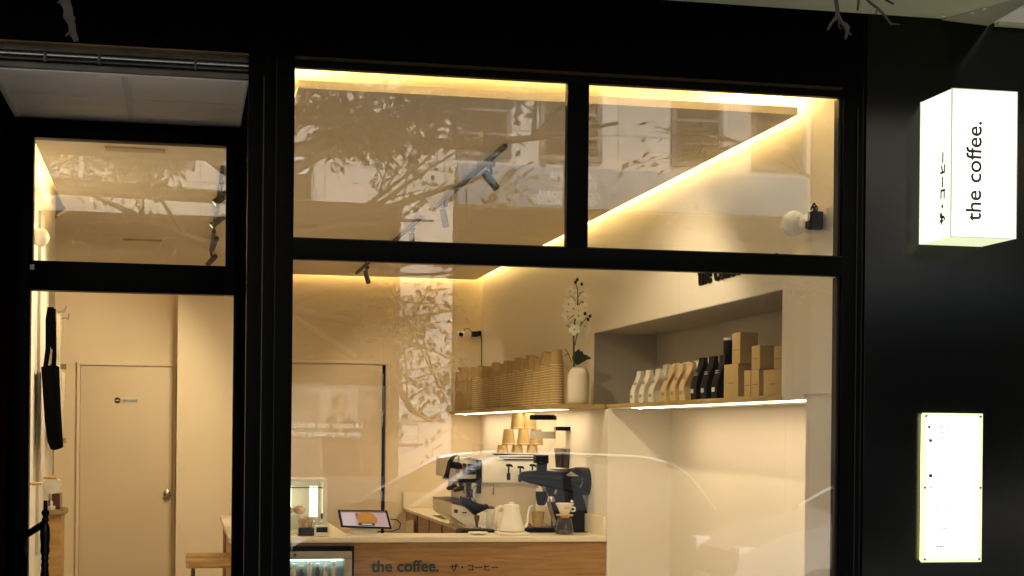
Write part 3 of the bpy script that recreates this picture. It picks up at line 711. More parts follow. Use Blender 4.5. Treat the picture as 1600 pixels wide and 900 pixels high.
# knock box / black pitcher hanging before the machine
p = M_(722, 790, ME-.10)
t = thing('milk_pitcher', 'black milk pitcher tilted on the drip tray', 'pitcher', p)
b = MB(); q = [M_(x, y, ME-.14) for x, y in ((722, 776), (731, 779), (756, 790), (762, 788), (764, 794), (752, 800), (742, 805), (734, 797), (728, 792), (722, 788))]
b.prism(q, (0, .09, 0), .006); b.build('body', 'black_plastic', t)
b = MB(); b.tube([M_(731, 777, ME-.1), M_(733, 762, ME-.1)], .012, 10); b.tube([M_(737, 777, ME-.1), M_(738, 765, ME-.1)], .005, 8); b.build('spout', 'black_plastic', t)

# tamper and black mat
t = thing('tamping_mat', 'black rubber tamping mat at the edge of the work counter', 'mat', (1.95, 3.95, CT))
b = MB(); a = at_y(722, 830, 3.84); c = at_y(778, 830, 3.84); b.box(a.x, c.x, 3.84, 4.05, CT-.027, CT+.012, .003); b.build('slab', 'black_plastic', t)
a = at_y(745, 822, 3.88)
t = thing('tamper', 'coffee tamper with rounded brown wooden handle', 'tamper', a)
b = MB(); b.lathe([(.008, 0), (.010, .02), (.016, .045), (.018, .055), (.014, .066), (.004, .070)], a, 18); b.build('handle', 'brown_lacquer', t)
b = MB(); b.lathe([(.024, -.018), (.026, -.016), (.026, -.006), (.008, -.001)], a, 20); b.build('base', 'steel', t)
a = at_y(747, 836, 3.62); a.z = CT+.0005
b = MB(); b.lathe([(.03, 0), (.055, .010), (.06, .014), (.058, .017), (.02, .012)], a, 24); tag(b.build('saucer', 'matt_white'), 'small pale saucer lying on the counter left of the kettle', 'saucer')

# milk jug
a = at_y(768, 826, 4.0)
t = thing('milk_jug', 'small white milk jug with square handle behind the kettle', 'jug', a)
b = MB(); b.lathe([(.034, 0), (.036, .004), (.033, .07), (.030, .105), (.034, .118), (.031, .118), (.027, .10)], a, 22, caps=False); b.build('body', 'white_enamel', t)
b = MB(); b.tube([a+Vector((-.032, 0, .10)), a+Vector((-.062, 0, .10)), a+Vector((-.066, 0, .09)), a+Vector((-.060, 0, .035)), a+Vector((-.034, 0, .025))], .0045, 8); b.build('handle', 'white_enamel', t)
b = MB(); b.prism([a+Vector((-.005, -.034, .08)), a+Vector((.02, -.032, .14)), a+Vector((.036, -.032, .145)), a+Vector((.03, -.034, .12)), a+Vector((.005, -.036, .02)), a+Vector((-.012, -.036, .01))], (0, .008, 0)); b.build('cloth', 'canvas', t)

# paper cups piled on the machine
pil = []
zt = M_(800, 707).z+.002
zt = M_(800, 720.5).z+.002
rows = ((zt-.004, (2.06, 2.16, 2.26), 4.74), (zt+.1015, (2.10, 2.20, 2.29), 4.74), (zt+.207, (2.16, 2.25), 4.76))
for r_, (z_, xs, Y) in enumerate(rows):
    for k, x_ in enumerate(xs):
        c = cup0.copy(); COL.objects.link(c); c.location = (x_, Y+.01*((k+r_) % 2), z_); c.rotation_euler = (0, 0, k); c.scale = (1.08, 1.08, 1.05)
        c['category'] = 'cup'; c['group'] = 'kraft cups piled on the espresso machine'
        c['label'] = '%s kraft cup from the left in the %s row on the espresso machine' % (ordn[k], ('bottom', 'middle', 'top')[r_])
for k, x_ in enumerate((1.80, 1.85)):
    b = MB(); a = M_(742+k*9, 706, 4.9); b.lathe([(.018, 0), (.022, .05), (.020, .05)], a, 16, caps=False); b.lathe([(.0, .0), (.018, .001)], a, 16, caps=False)
    tag(b.build('espresso_glass', 'clear_plastic'), ('small shot glass at the left end of the machine top', 'small shot glass next to the first on the machine top')[k], 'glass', 'shot glasses on the machine')

# ------------------------------------------------------------------ grinders
GY = 3.90
def G(x, y, Y=GY): return at_y(x, y, Y)
t = thing('coffee_grinder', 'large black grinder with horizontal motor barrel and clear hopper, right of the machine', 'grinder', (2.2, GY, WT))
b = MB(); A = G(812, 744); Bc = G(924, 753)
ax = (Bc-A); L_ = ax.length
b.lathe([(.010, 0), (.028, .012), (.040, L_*.14), (.053, L_*.3), (.063, L_*.5), (.070, L_*.68), (.083, L_*.76), (.087, L_*.84), (.087, L_*.95), (.080, L_*.99), (.06, L_)], A, 36, ax)
b.build('motor_barrel', 'black_gloss', t)
b = MB(); b.prism([G(846, 745), G(905, 752), G(921, 812), G(927, 828), G(937, 837), G(800, 837), G(800, 826), G(872, 824), G(862, 790), G(856, 770)], (0, .13, 0), .006); b.build('column', 'black_gloss', t)
b = MB(); b.box(G(800, 837).x, G(866, 837).x, GY-.07, GY+.16, WT+.004, G(800, 824).z, .006); b.build('base', 'black_plastic', t)
b = MB(); b.lathe([(.036, 0), (.036, -.03), (.028, -.075), (.018, -.085)], G(846, 768), 20); b.build('burr_chute', 'black_plastic', t)
b = MB(); pbox(b, 837.5, 711, 857.5, 724, GY-.03, GY+.05, .003); pbox(b, 841, 724, 855, 737, GY-.02, GY+.04, .003); b.build('hopper_neck', 'black_plastic', t)
b = MB(); ra = (G(868, 700)-G(829, 700)).length/2; ch = G(848, 711)
zt_ = G(848, 656).z
b.lathe([(.030, 0), (ra*.75, .045), (ra, .075), (ra*1.02, zt_-ch.z)], ch, 26, caps=False); b.build('hopper', 'clear_plastic', t)
b = MB(); b.lathe([(ra*1.04, 0), (ra*1.06, .008), (ra*1.06, .024), (ra*.98, .030)], (ch.x, ch.y, zt_), 26); b.build('hopper_lid', 'black_plastic', t)
b = MB(); b.lathe([(ra*1.005, .10), (ra*1.01, .145)], ch, 26, caps=False); b.build('hopper_label', 'ceramic', t)
b = MB(); b.tube([G(869, 765), G(866, 772)], .01); b.lathe([(.03, 0), (.034, -.01), (.034, -.035)], G(860, 775), 16); b.build('clamp', 'steel', t)
b = MB(); bx = G(906, 742, GY-.09); b.prism([G(884, 742, GY-.115), G(893, 737, GY-.115), G(905, 744, GY-.115), G(888, 744, GY-.115)], (0, .004, 0)); b.build('crest', 'label_grey', t)
b = MB(); b.tube([G(911, 752, GY-.115), G(906, 762, GY-.115)], .003, 6); b.build('bright_edge', 'steel', t)
a = G(838, 824)
t2 = thing('paper_cup', 'kraft paper cup under the chute of the black grinder', 'cup', (a.x, GY-.02, G(800, 824).z))
b = MB(); z0 = G(800, 824).z+.002; b.lathe([(.028, 0), (.030, .001), (.038, .088), (.041, .089), (.041, .093), (.036, .093)], (a.x+.005, GY-.02, z0), 20, caps=False); b.build('body', 'cup_kraft', t2)
b = MB(); p = G(825, 817, GY-.08); b.tube([p, p+Vector((.018, 0, -.018))], [.007, .007], 10); tag(b.build('grinder_switch', 'red_plastic'), 'small red toggle beside the cup under the grinder', 'switch')
GY2 = 4.42
t = thing('coffee_grinder', 'smaller dark grinder with sloping hopper standing behind the large one', 'grinder', (2.33, GY2, WT))
def G2(x, y): return at_y(x, y, GY2)
b = MB(); b.box(G2(866, 740).x, G2(893, 740).x-.02, GY2-.08, GY2+.09, WT+.003, G2(866, 733).z, .008); b.build('body', 'black_plastic', t)
b = MB(); rr = (G2(897, 668)-G2(867, 668)).length/2; c = G2(879, 731); top = G2(882, 673)
b.lathe([(rr*.72, 0), (rr*.98, (top.z-c.z)*.52)], c, 4+20, (.04, 0, 1), caps=False); b.build('lower_hopper', 'smoked_plastic', t)
b = MB(); b.lathe([(rr*.95, (top.z-c.z)*.5), (rr, (top.z-c.z))], c, 24, (.04, 0, 1), caps=False); b.build('hopper', 'clear_plastic', t)
b = MB(); b.lathe([(rr*.70, 0), (rr*.86, .10)], c, 24, (.04, 0, 1)); b.build('beans', 'handle_wood', t)
b = MB(); b.lathe([(rr*1.04, 0), (rr*1.06, .022), (rr, .026)], (top.x, top.y, top.z), 24); b.build('hopper_lid', 'black_plastic', t)

# ------------------------------------------------------------------ kettle and dripper
ky = 3.60
a = at_y(799, 837, ky); a.z = CT+.001
t = thing('kettle_base', 'flat pale electric base under the gooseneck kettle', 'kettle base', a)
b = MB(); x0 = at_y(776, 835, ky).x; x1 = at_y(823, 835, ky).x; b.box(x0, x1, ky-.08, ky+.08, CT+.001, CT+.020, .006); b.build('plate', 'matt_white', t)
t = thing('gooseneck_kettle', 'matt white gooseneck kettle standing on its base on the counter', 'kettle', a+Vector((0, 0, .02)))
a = a+Vector((0, 0, .021)); kz = (834-788)/F*9.1
b = MB(); b.lathe([(.060, 0), (.078, .003), (.079, .016), (.075, .030), (.066, .062), (.052, .115), (.048, .145), (.046, .152)], a, 36); b.build('body', 'white_enamel', t)
b = MB(); b.lathe([(.0465, .1525), (.044, .157), (.02, .159), (.017, .162), (.017, .170), (.010, .173)], a, 28); b.build('lid', 'matt_white', t)
b = MB(); b.tube([a+Vector((.070, 0, .030)), a+Vector((.085, 0, .028)), a+Vector((.095, 0, .05)), a+Vector((.098, 0, .10)), a+Vector((.110, 0, .145)), a+Vector((.128, 0, .152))], [.012, .0095, .008, .0065, .006, .005], 12); b.build('spout', 'white_enamel', t)
b = MB(); b.tube([a+Vector((-.045, 0, .140)), a+Vector((-.070, 0, .146)), a+Vector((-.086, 0, .128)), a+Vector((-.092, 0, .08)), a+Vector((-.098, 0, .05))], [.008, .009, .010, .009, .007], 12); b.build('handle', 'matt_white', t)

dy = 3.62; a = at_y(882, 837, dy); a.z = CT+.001
t = thing('coffee_server', 'clear glass coffee server on the counter under the white dripper', 'server', a)
b = MB(); b.lathe([(.050, 0), (.056, .003), (.053, .03), (.045, .075), (.040, .090), (.042, .098)], a, 30, caps=False); b.lathe([(0, .002), (.05, .002)], a, 30, caps=False); b.build('body', 'clear_plastic', t)
b = MB(); b.lathe([(.0, .004), (.052, .004), (.0505, .028), (.0, .028)], a, 30, caps=False); b.build('coffee', 'smoked_plastic', t)
b = MB(); b.tube([a+Vector((-.043, 0, .083)), a+Vector((-.066, 0, .080)), a+Vector((-.074, 0, .062)), a+Vector((-.055, 0, .035))], .0045, 8); b.build('handle', 'clear_plastic', t)
t = thing('pour_over_dripper', 'white cone dripper with wooden collar sitting on the glass server', 'dripper', a+Vector((0, 0, .098)))
b = MB(); b.lathe([(.027, .098), (.027, .108), (.050, .110), (.052, .116), (.050, .120), (.028, .120)], a, 30); b.build('collar', 'beech', t)
b = MB(); b.lathe([(.026, .1205), (.030, .13), (.052, .178), (.056, .182), (.056, .186), (.051, .186), (.024, .13)], a, 32, caps=False); b.build('cone', 'white_enamel', t)
b = MB(); b.tube([a+Vector((.043, 0, .165)), a+Vector((.062, 0, .158)), a+Vector((.062, 0, .140)), a+Vector((.040, 0, .138))], .006, 8); b.ball(a+Vector((.043, .0, .196)), .009, 12, 8); b.build('handle', 'white_enamel', t)
b = MB(); b.box(a.x-.018, a.x+.018, a.y-.0475, a.y-.044, a.z+.156, a.z+.160); b.build('print', 'label_grey', t)

# ------------------------------------------------------------------ tablet till
ty = 3.60
c0, c1, c2, c3 = at_y(527.5, 796, ty+.03), at_y(605, 797, ty+.03), at_y(612.5, 826, ty-.02), at_y(533, 823, ty-.02)
t = thing('tablet_till', 'black framed tablet showing a drink picture, tilted on a pale stand', 'tablet', ((c0.x+c1.x)/2, ty, CT))
nrm = (c1-c0).cross(c3-c0).normalized(); nrm = nrm if nrm.y > 0 else -nrm
b = MB(); b.prism([c0, c1, c2, c3], nrm*.012, .003); b.build('housing', 'screen_body', t)
def sp(u, v, off=.0012): 
    p = c0.lerp(c1, u).lerp(c3.lerp(c2, u), v); return p-nrm*off
def emis(name, col, s_): 
    return mat(name, tuple(c*.3 for c in col), .3, emit=col, estr=s_*.22)
emis('screen_pink', (.72, .50, .52), .75); emis('screen_amber', (.62, .26, .03), .8); emis('screen_dark', (.10, .09, .09), .4); emis('screen_white', (.85, .82, .82), .8); emis('screen_red', (.55, .10, .05), .7); emis('screen_pale', (.80, .68, .72), .8)
b = MB(); b.prism([sp(.045, .06), sp(.955, .06), sp(.955, .93), sp(.045, .93)], nrm*.0006); scr = b.build('screen', 'screen_pink', t)
b = MB(); b.prism([sp(.045, .06, .0018), sp(.955, .06, .0018), sp(.955, .15, .0018), sp(.045, .15, .0018)], nrm*.0004); b.build('status_bar', 'screen_dark', scr)
b = MB(); b.prism([sp(.05, .2, .0018), sp(.32, .2, .0018), sp(.30, .92, .0018), sp(.05, .92, .0018)], nrm*.0004); b.build('pale_area', 'screen_pale', scr)
b = MB(); b.prism([sp(.38+.22*(1-abs(math.cos(a_)))*0+.20*math.cos(a_)+.17, .55+.42*math.sin(a_) if math.sin(a_) < 0 else .55+.36*math.sin(a_), .0026) for a_ in [i*2*math.pi/20 for i in range(20)]], nrm*.0004); b.build('drink_picture', 'screen_amber', scr)
b = MB(); b.prism([sp(.33, .2, .0022), sp(.40, .18, .0022), sp(.40, .60, .0022), sp(.34, .52, .0022)], nrm*.0002); b.build('fruit_picture', 'screen_red', scr)
b = MB(); b.prism([sp(.36, .74, .0034), sp(.66, .74, .0034), sp(.68, .82, .0034), sp(.66, .90, .0034), sp(.36, .90, .0034), sp(.34, .82, .0034)], nrm*.0005); btn = b.build('button', 'screen_dark', scr)
b = MB(); b.prism([sp(.42, .79, .004), sp(.62, .79, .004), sp(.62, .85, .004), sp(.42, .85, .004)], nrm*.0004); b.build('button_text', 'screen_white', scr)
b = MB(); ba = at_y(548, 826, ty+.02); bb = at_y(590, 826, ty+.02)
b.prism([(ba.x+.02, ty+.03, CT+.001+.06), (bb.x-.02, ty+.03, CT+.061), (bb.x+.005, ty+.0, CT+.001), (ba.x-.005, ty, CT+.001)], (0, .04, 0), .004); b.box(ba.x-.02, bb.x+.02, ty-.06, ty+.09, CT+.0008, CT+.006, .002); b.build('stand', 'matt_white', t)
b = MB(); q = [at_y(x, y, ty+.04) for x, y in ((610, 811), (620, 812), (626, 818), (624, 826), (614, 830), (600, 830), (590, 831))]; b.tube(q, .0032, 6); b.build('cable', 'black_plastic', t)

# ------------------------------------------------------------------ lit display box, straw cup and card holder
ly = 3.72
t = thing('lit_display_case', 'white open fronted display box with bright tubes at the left end of the counter', 'display case', (.70, ly, CT))
x0 = at_y(478, 755, ly).x; x1 = at_y(519, 758, ly).x
zt_ = at_y(500, 752, ly).z
b = MB(); b.box(x0+.10, x0+.125, ly, ly+.32, CT+.001, zt_, .003); b.box(.36, x0+.125, ly+.30, ly+.325, CT+.001, zt_, .003); b.box(.36, x0+.125, ly, ly+.32, zt_-.0, zt_+.014, .003); b.box(.36, x0+.12, ly, ly+.30, CT+.001, CT+.012, .002); b.build('cabinet', 'white_plastic', t)
mat('tube_light', (.8, .8, .8), emit=(1, .95, .55), estr=1.4)
for xx in (x0+.035, x0+.062):
    b = MB(); b.tube([(xx, ly+.05, CT+.10), (xx, ly+.05, zt_-.03)], .011, 10); b.build('tube_lamp', 'tube_light', t)
b = MB(); b.tube([(x0-.075, ly+.25, CT+.12), (x0-.075, ly+.25, zt_-.04)], .009, 10); b.build('tube_lamp', 'tube_light', t)
b = MB(); za_ = at_y(480, 762, ly-.02).z; b.box(.36, x0+.095, ly-.012, ly-.004, za_-.003, za_+.003); b.build('rail', 'black_plastic', t)
b = MB(); b.box(.38, x0+.02, ly+.06, ly+.26, CT+.10, CT+.108); b.build('inner_shelf', 'clear_plastic', t)
for k in range(4):
    b = MB(); b.ball((.44+.075*k, ly+.12+.03*(k % 2), CT+.135), .035, 14, 10, (1.1, 1, .7)); tag(b.build('pastry', 'pastry'), '%s brown bun from the left inside the lit display box' % ordn[k], 'pastry', 'buns in the display box')
a = at_y(479, 832, 3.60); a.z = CT+.001
t = thing('stirrer_cup', 'dark square holder full of wooden stirrers on the counter', 'stirrer holder', a)
b = MB(); b.box(a.x-.045, a.x+.040, a.y-.035, a.y+.035, a.z, a.z+.045, .003); b.build('holder', 'black_plastic', t)
b = MB(); b.box(a.x-.052, a.x+.046, a.y-.04, a.y+.04, a.z-.0, a.z+.085, .002); b.build('clear_sleeve', 'clear_plastic', t)
b = MB()
for k in range(22):
    x_ = a.x+random.uniform(-.032, .03); y_ = a.y+random.uniform(-.025, .025); dx_ = random.uniform(-.03, .03); b.tube([(x_, y_, a.z+.02), (x_+dx_, y_+random.uniform(-.02, .02), a.z+random.uniform(.085, .115))], .0028, 5)
b.build('stirrers', 'beech', t)
a = at_y(503, 834, 3.56); a.z = CT+.001
t = thing('card_reader', 'small white stand with black screen beside the stirrer holder', 'card reader', a)
b = MB(); b.box(a.x-.045, a.x+.045, a.y-.02, a.y+.02, a.z, a.z+.062, .006); b.build('body', 'white_plastic', t)
b = MB(); b.box(a.x-.034, a.x+.030, a.y-.0225, a.y-.0202, a.z+.022, a.z+.052); b.build('screen', 'black_gloss', t)
a = at_y(506, 808, 3.74); a.z = CT+.09
t = thing('sauce_bottle', 'small pump bottle with black cap behind the card reader', 'bottle', (a.x, a.y, CT))
b = MB(); b.lathe([(.022, 0), (.024, .004), (.024, .07), (.012, .082), (.010, .09)], (a.x, a.y, CT+.001), 18); b.build('body', 'ceramic', t)
b = MB(); b.lathe([(.018, .0905), (.018, .118), (.015, .120)], (a.x, a.y, CT+.001), 18); b.build('cap', 'black_plastic', t)

# ------------------------------------------------------------------ cold display under the counter
fy = CF-.04
x1 = at_y(550, 870, fy).x
t = thing('cold_display', 'low grey glass fronted drinks fridge set into the counter front', 'fridge', (.6, fy, 0))
zf = at_y(500, 862, fy).z
b = MB(); b.box(.30, x1, fy, fy+.03, zf-.043, zf, .002); b.box(x1-.045, x1, fy, fy+.03, .2, zf-.043, .002); b.box(.30, x1, fy, fy+.03, .15, .22, .002); b.box(.30, .36, fy, fy+.03, .2, zf-.043, .002); b.build('frame', 'fridge_metal', t)
b = MB(); b.box(x1+.001, x1+.012, fy+.005, CF+.011, .15, zf+.03); b.box(.30, x1, fy+.012, CF+.011, zf+.002, zf+.03); b.build('gap', 'black_plastic', t)
b = MB(); b.box(.36, x1-.045, CF+.006, CF+.011, .22, zf-.043); b.build('back_panel', 'fridge_inside', t)
b = MB(); b.box(.36, x1-.045, fy+.012, fy+.016, .22, zf-.043); b.build('pane', 'clear_plastic', t)
b = MB(); b.box(.37, x1-.05, fy+.02, fy+.035, zf-.052, zf-.044); b.build('lamp', 'cool_light', t)
b = MB(); c = at_y(461, 867, fy); b.lathe([(.009, 0), (.009, .003), (.007, .004)], (c.x, fy, c.z), 14, (0, -1, 0)); b.build('badge', 'steel_dark', t)
for k in range(7):
    x_ = .62+.045*k-.06; c = Vector((x_, CF-.012, zf-.15-.012*(k % 3))); h = thing('drink_bottle', '%s small bottle with white cap from the left in the counter fridge' % ordn[k], 'bottle', c, 'bottles in the counter fridge')
    b = MB(); b.lathe([(.014, 0), (.015, .05), (.009, .065), (.008, .075)], c, 12); b.build('body', ['ink_green', 'canvas', 'ink_green', 'white_paper', 'handle_wood', 'canvas', 'label_pale'][k], h)
    b = MB(); b.lathe([(.010, .0755), (.011, .078), (.011, .092), (.008, .094)], c, 12); b.build('cap', 'white_plastic', h)

# ------------------------------------------------------------------ left wall: bags, pegs, holders
LX = -.785
def LP(x, y, X=-.75): return at_x(x, y, X)
def hook(label, x, y, m_='white_plastic'):
    p = at_x(x, y, LX+.001); t = thing('wall_hook', label, 'hook', p, 'white hooks on the left wall')
    b = MB(); b.box(LX, LX+.006, p.y-.012, p.y+.012, p.z-.03, p.z+.03, .002); b.build('plate', m_, t)
    b = MB(); b.tube([(LX+.005, p.y, p.z-.01), (LX+.085, p.y, p.z-.008), (LX+.093, p.y, p.z+.022)], .006, 8); b.build('prong', m_, t); return p
def tote(label, cx, y0, y1, ystrap, m_, Y, wid, X0=None):
    """tote hanging edge-on on a hook: body + two straps"""
    top = at_y(cx, y0, Y); bot = at_y(cx, y1, Y); st = at_y(cx, ystrap, Y)
    t = thing('tote_bag', label, 'tote bag', (top.x, Y, bot.z))
    b = MB(); n = 12; rows = []
    for i in range(n+1):
        s_ = i/n; z_ = top.z+(bot.z-top.z)*s_; th = .022+.020*math.sin(math.pi*min(1, s_*1.1))*.9 + .008*s_; xx = top.x + .016*math.sin(s_*2.2) + (bot.x-top.x)*s_
        w_ = wid*(1-.05*math.sin(s_*3)); wv = .006*math.sin(s_*9)
        rows.append([b.bm.verts.new(q) for q in ((xx-th+wv, Y-w_/2, z_), (xx-th*.6, Y, z_), (xx-th+wv, Y+w_/2, z_), (xx+th*.8, Y+w_/2, z_), (xx+th+wv, Y, z_), (xx+th*.8+wv, Y-w_/2, z_))])
    for a, c in zip(rows, rows[1:]):
        for k in range(6): b.bm.faces.new((a[k], a[(k+1) % 6], c[(k+1) % 6], c[k]))
    b.bm.faces.new(rows[0][::-1]); b.bm.faces.new(rows[-1]); b.build('body', m_, t, smooth=60)
    for s_ in (-1, 1):
        b = MB(); pts_ = [Vector((top.x+s_*.020, Y-.06, top.z-.01)), Vector((top.x+s_*.012, Y-.045, top.z+(st.z-top.z)*.4)), Vector((st.x+s_*.004, Y-.012, st.z-.02)), Vector((st.x, Y, st.z)), Vector((st.x+s_*.004, Y+.012, st.z-.02)), Vector((top.x+s_*.012, Y+.045, top.z+(st.z-top.z)*.4)), Vector((top.x+s_*.020, Y+.06, top.z-.01))]
        rows = []
        for p in pts_: rows.append([b.bm.verts.new(p+Vector(q)) for q in ((-.016, 0, 0), (.016, 0, 0), (.016, .003, 0), (-.016, .003, 0))])
        for a, c in zip(rows, rows[1:]):
            for k in range(4): b.bm.faces.new((a[k], a[(k+1) % 4], c[(k+1) % 4], c[k]))
        b.build('strap', m_, t)
    return t
def tote2(label, Y, wid, m_, body, straps):
    c = at_y(body[0][0], body[0][1], Y); t = thing('tote_bag', label, 'tote bag', (c.x, Y, min(at_y(x, y, Y).z for x, y in body)), 'tote bags on the left wall')
    b = MB(); b.prism([at_y(x, y, Y) for x, y in body], (0, wid, 0), .008); b.build('body', m_, t, smooth=60)
    for st in straps:
        b = MB(); b.prism([at_y(x, y, Y+wid*.2) for x, y in st], (0, .012, 0)); b.build('strap', m_, t)
        b = MB(); b.prism([at_y(x, y, Y+wid*.2)+Vector((.002, wid*.35, 0)) for x, y in st], (0, .012, 0)); b.build('strap', m_, t)
tote2('black cotton tote bag hanging by its straps on the left wall', 3.2, .30, 'black_fabric', [(64, 573), (75, 571), (86, 570), (87, 600), (87.5, 607), (89, 640), (91, 675), (92.5, 700), (84, 703.5), (79, 702), (74, 690), (70, 660), (67, 620)],
      [[(67.5, 572), (71, 545), (71, 500), (74, 479.5), (84, 480), (84, 500), (82, 545), (79.5, 546), (77, 520), (75, 548), (71.5, 572)], [(80, 572), (82, 545), (81, 500), (84.5, 500), (84.8, 545), (84.5, 572)]])
tote2('pale canvas tote bag hanging just behind the black one', 3.75, .26, 'canvas', [(85, 578), (97, 581), (96.5, 610), (94, 640), (94, 660), (91, 684), (88, 690), (84, 640)],
      [[(87, 492), (93.5, 492), (93, 520), (90, 560), (92.5, 578), (90.5, 579), (87.5, 560)], [(87, 492), (89.5, 500), (89, 560), (90, 578), (88, 578), (86, 540)]])
hook('white hook holding the straps of the black tote bag', 78, 484); hook('white hook holding the pale tote bag', 84, 495)
for i, (x0, y0, x1, y1) in enumerate(((95, 569, 103.5, 577), (96, 592, 102, 620), (93, 684, 103, 692))):
    a = at_y(x0, y1, 4.2); c = at_y(x1, y0, 4.2); b = MB(); b.box(LX, c.x, 4.17, 4.23, a.z, c.z, .002)
    tag(b.build('wooden_peg', 'oak_shelf'), ('short oak peg above the others behind the pale bag', 'upright oak block on the left wall behind the pale bag', 'short oak peg at the foot of the pale bag')[i], 'peg', 'oak pegs on the left wall')
for i, (x0, y0, x1, y1, Y) in enumerate(((51, 753.5, 65, 758, 2.9), (71, 745, 88, 748.5, 3.7))):
    a = at_y(x0, y1, Y); c = at_y(x1, y0, Y); b = MB(); b.tube([(LX, Y, a.z+.008), (c.x, Y, a.z+.008)], .008, 10)
    tag(b.build('wooden_peg', 'beech'), ('bare round wooden peg low on the left wall', 'round wooden peg above the white tape roll')[i], 'peg', 'round pegs low on the left wall')
a = at_y(82, 758, 3.74); b = MB(); b.lathe([(.028, 0), (.048, .0), (.048, .04), (.028, .04)], a-Vector((0, .02, 0)), 22, (0, 1, 0)); tag(b.build('tape_roll', 'white_enamel'), 'white roll hanging from the lower peg above the brown box', 'roll')
b = MB(); b.tube([at_y(83, 690, 3.9), at_y(83, 742, 3.75)], .003, 6); tag(b.build('hanging_cord', 'handle_wood'), 'thin brown cord hanging below the pale tote bag', 'cord')
Y = 4.15
t = thing('side_cabinet', 'slim beech cabinet with oak top against the left wall', 'cabinet', (-.73, Y, 0))
a = at_y(77, 805, Y); c = at_y(95, 805, Y); z_ = c.z
b = MB(); b.box(LX, c.x, Y, Y+.3, 0, z_, .002); b.build('body', 'beech', t)
b = MB(); c2 = at_y(100.5, 805, Y); b.box(LX, c2.x, Y-.02, Y+.32, z_+.0005, z_+.032, .002); b.build('top', 'oak_shelf', t)
b = MB(); c3 = at_y(94, 770, Y+.03); b.box(LX+.02, c3.x, Y+.02, Y+.2, z_+.033, at_y(94, 771, Y+.03).z, .003); tag(b.build('storage_box', 'brown_lacquer'), 'dark brown box standing on the slim cabinet', 'box')
b = MB(); c4 = at_y(80, 798, Y-.01); b.lathe([(.022, 0), (.024, .02), (.008, .024), (.010, .045), (.006, .05)], (c4.x, Y+.0, z_+.033), 16); tag(b.build('pump_dispenser', 'white_plastic'), 'tiny white dispenser in front of the brown box', 'dispenser')
t = thing('wall_poster', 'pale tall panel mounted high on the left wall beside the hooks', 'panel', (LX, 3.0, 1.6))
a = at_x(57.5, 600, LX); c = at_x(72, 600, LX)
b = MB(); b.box(LX, LX+.012, min(a.y, c.y), max(a.y, c.y), .9, 2.75, .002); b.build('board', 'right_wall_paint', t)
b = MB(); b.box(LX, LX+.016, min(a.y, c.y)-.006, min(a.y, c.y)-.0005, .9, 2.75); b.build('edge', 'label_pale', t)

# ------------------------------------------------------------------ stools
def stool(label, Y, ytop):
    a = at_y(290, ytop, Y); c = at_y(356, ytop, Y); zt2 = a.z
    t = thing('bar_stool', label, 'stool', ((a.x+c.x)/2, Y+.12, 0), 'beech stools beside the counter')
    b = MB(); b.box(a.x, c.x+.08, Y, Y+.30, zt2-.034, zt2, .015); b.build('seat', 'beech', t)
    for sx in (a.x+.045, c.x+.04):
        for sy in (Y+.05, Y+.25):
            o_ = Vector(((a.x+c.x)/2, Y+.15, 0)); b = MB(); top = Vector((sx, sy, zt2-.045)); bot = Vector((sx+(sx-o_.x)*.35, sy+(sy-o_.y)*.35, 0)); b.tube([bot, top], .009, 8); b.build('leg', 'steel_dark', t)
    b = MB(); r_ = .32; b.tube([(a.x+.0, Y+.0, .3), (c.x+.08, Y+.0, .3), (c.x+.08, Y+.3, .3), (a.x, Y+.3, .3), (a.x, Y, .3)], .007, 8); b.build('footrest', 'steel_dark', t)
stool('beech topped bar stool nearer the door', 3.55, 879); stool('beech topped bar stool behind the nearer one', 4.1, 869.5)

# ================================================================== SHOPFRONT
t = thing('coffee_shop', 'black painted shop front with large glazed window, transom lights and recessed door', 'shop front', (1.0, 0, 0))
SF = t
b = MB(); b.box(-6, 2.462, -.010, .034, 2.877, 3.155, .003); b.box(-6, .36, -.010, .0, 2.872, 2.8769); b.build('fascia', 'fascia_black', t)
b = MB(); b.box(2.472, 7.5, -.012, .30, 0, 3.155, .003); b.build('side_panel', 'black_panel', t)
b = MB(); b.box(2.4625, 2.4715, .004, .20, 0, 3.155); b.build('panel_joint', 'frame_edge', t)
b = MB()
b.box(.36, 2.462, .0, .036, 2.836, 2.862, .001)                # head
b.box(.30, .361, .0, .038, 0, 2.876, .001)                     # left jamb
b.box(2.385, 2.4615, -.002, .06, 0, 2.876, .001)              # right jamb
b.box(.3612, 2.3848, -.003, .038, 2.171, 2.243, .001)           # transom
b.box(1.332, 1.411, .001, .040, 2.2432, 2.8358, .001)             # mullion
b.box(.3612, 2.3848, -.003, .038, .10, .20, .001)
b.build('window_frame', 'black_frame', t)
b = MB(); b.box(.3605, 2.3845, .006, .05, 2.8622, 2.8762); b.build('recess_sheen_strip', 'recess_sheen_brown', t)  # strip added for the lit recess soffit, its light painted in brown
b = MB(); b.box(.3612, 1.3318, -.0035, .008, 2.2432, 2.2462); b.box(1.4112, 2.3848, -.0035, .008, 2.2432, 2.2462); b.box(2.375, 2.3845, .018, .06, .2, 2.169); b.box(2.375, 2.3845, .018, .06, 2.247, 2.834); b.box(2.4400, 2.4440, -.0055, -.0022, .2, 2.80); b.box(.2975, .3, .0, .004, 0, 2.87)
b.build('frame_beads', 'frame_edge', t)
b = MB(); b.box(.203, .2535, .0, .06, 0, 2.876, .0015); b.box(.2575, .2972, .002, .06, 0, 2.876, .0015); b.box(.2537, .2574, .012, .05, 0, 2.87); b.build('corner_post', 'black_frame', t)
b = MB(); b.box(.203, .30, .0605, .94, 0, 2.99); b.build('post_return', 'matt_black', t)
b = MB(); b.box(.2540, .2572, .006, .011, 0, 2.80); b.build('post_trim', 'zinc', t)
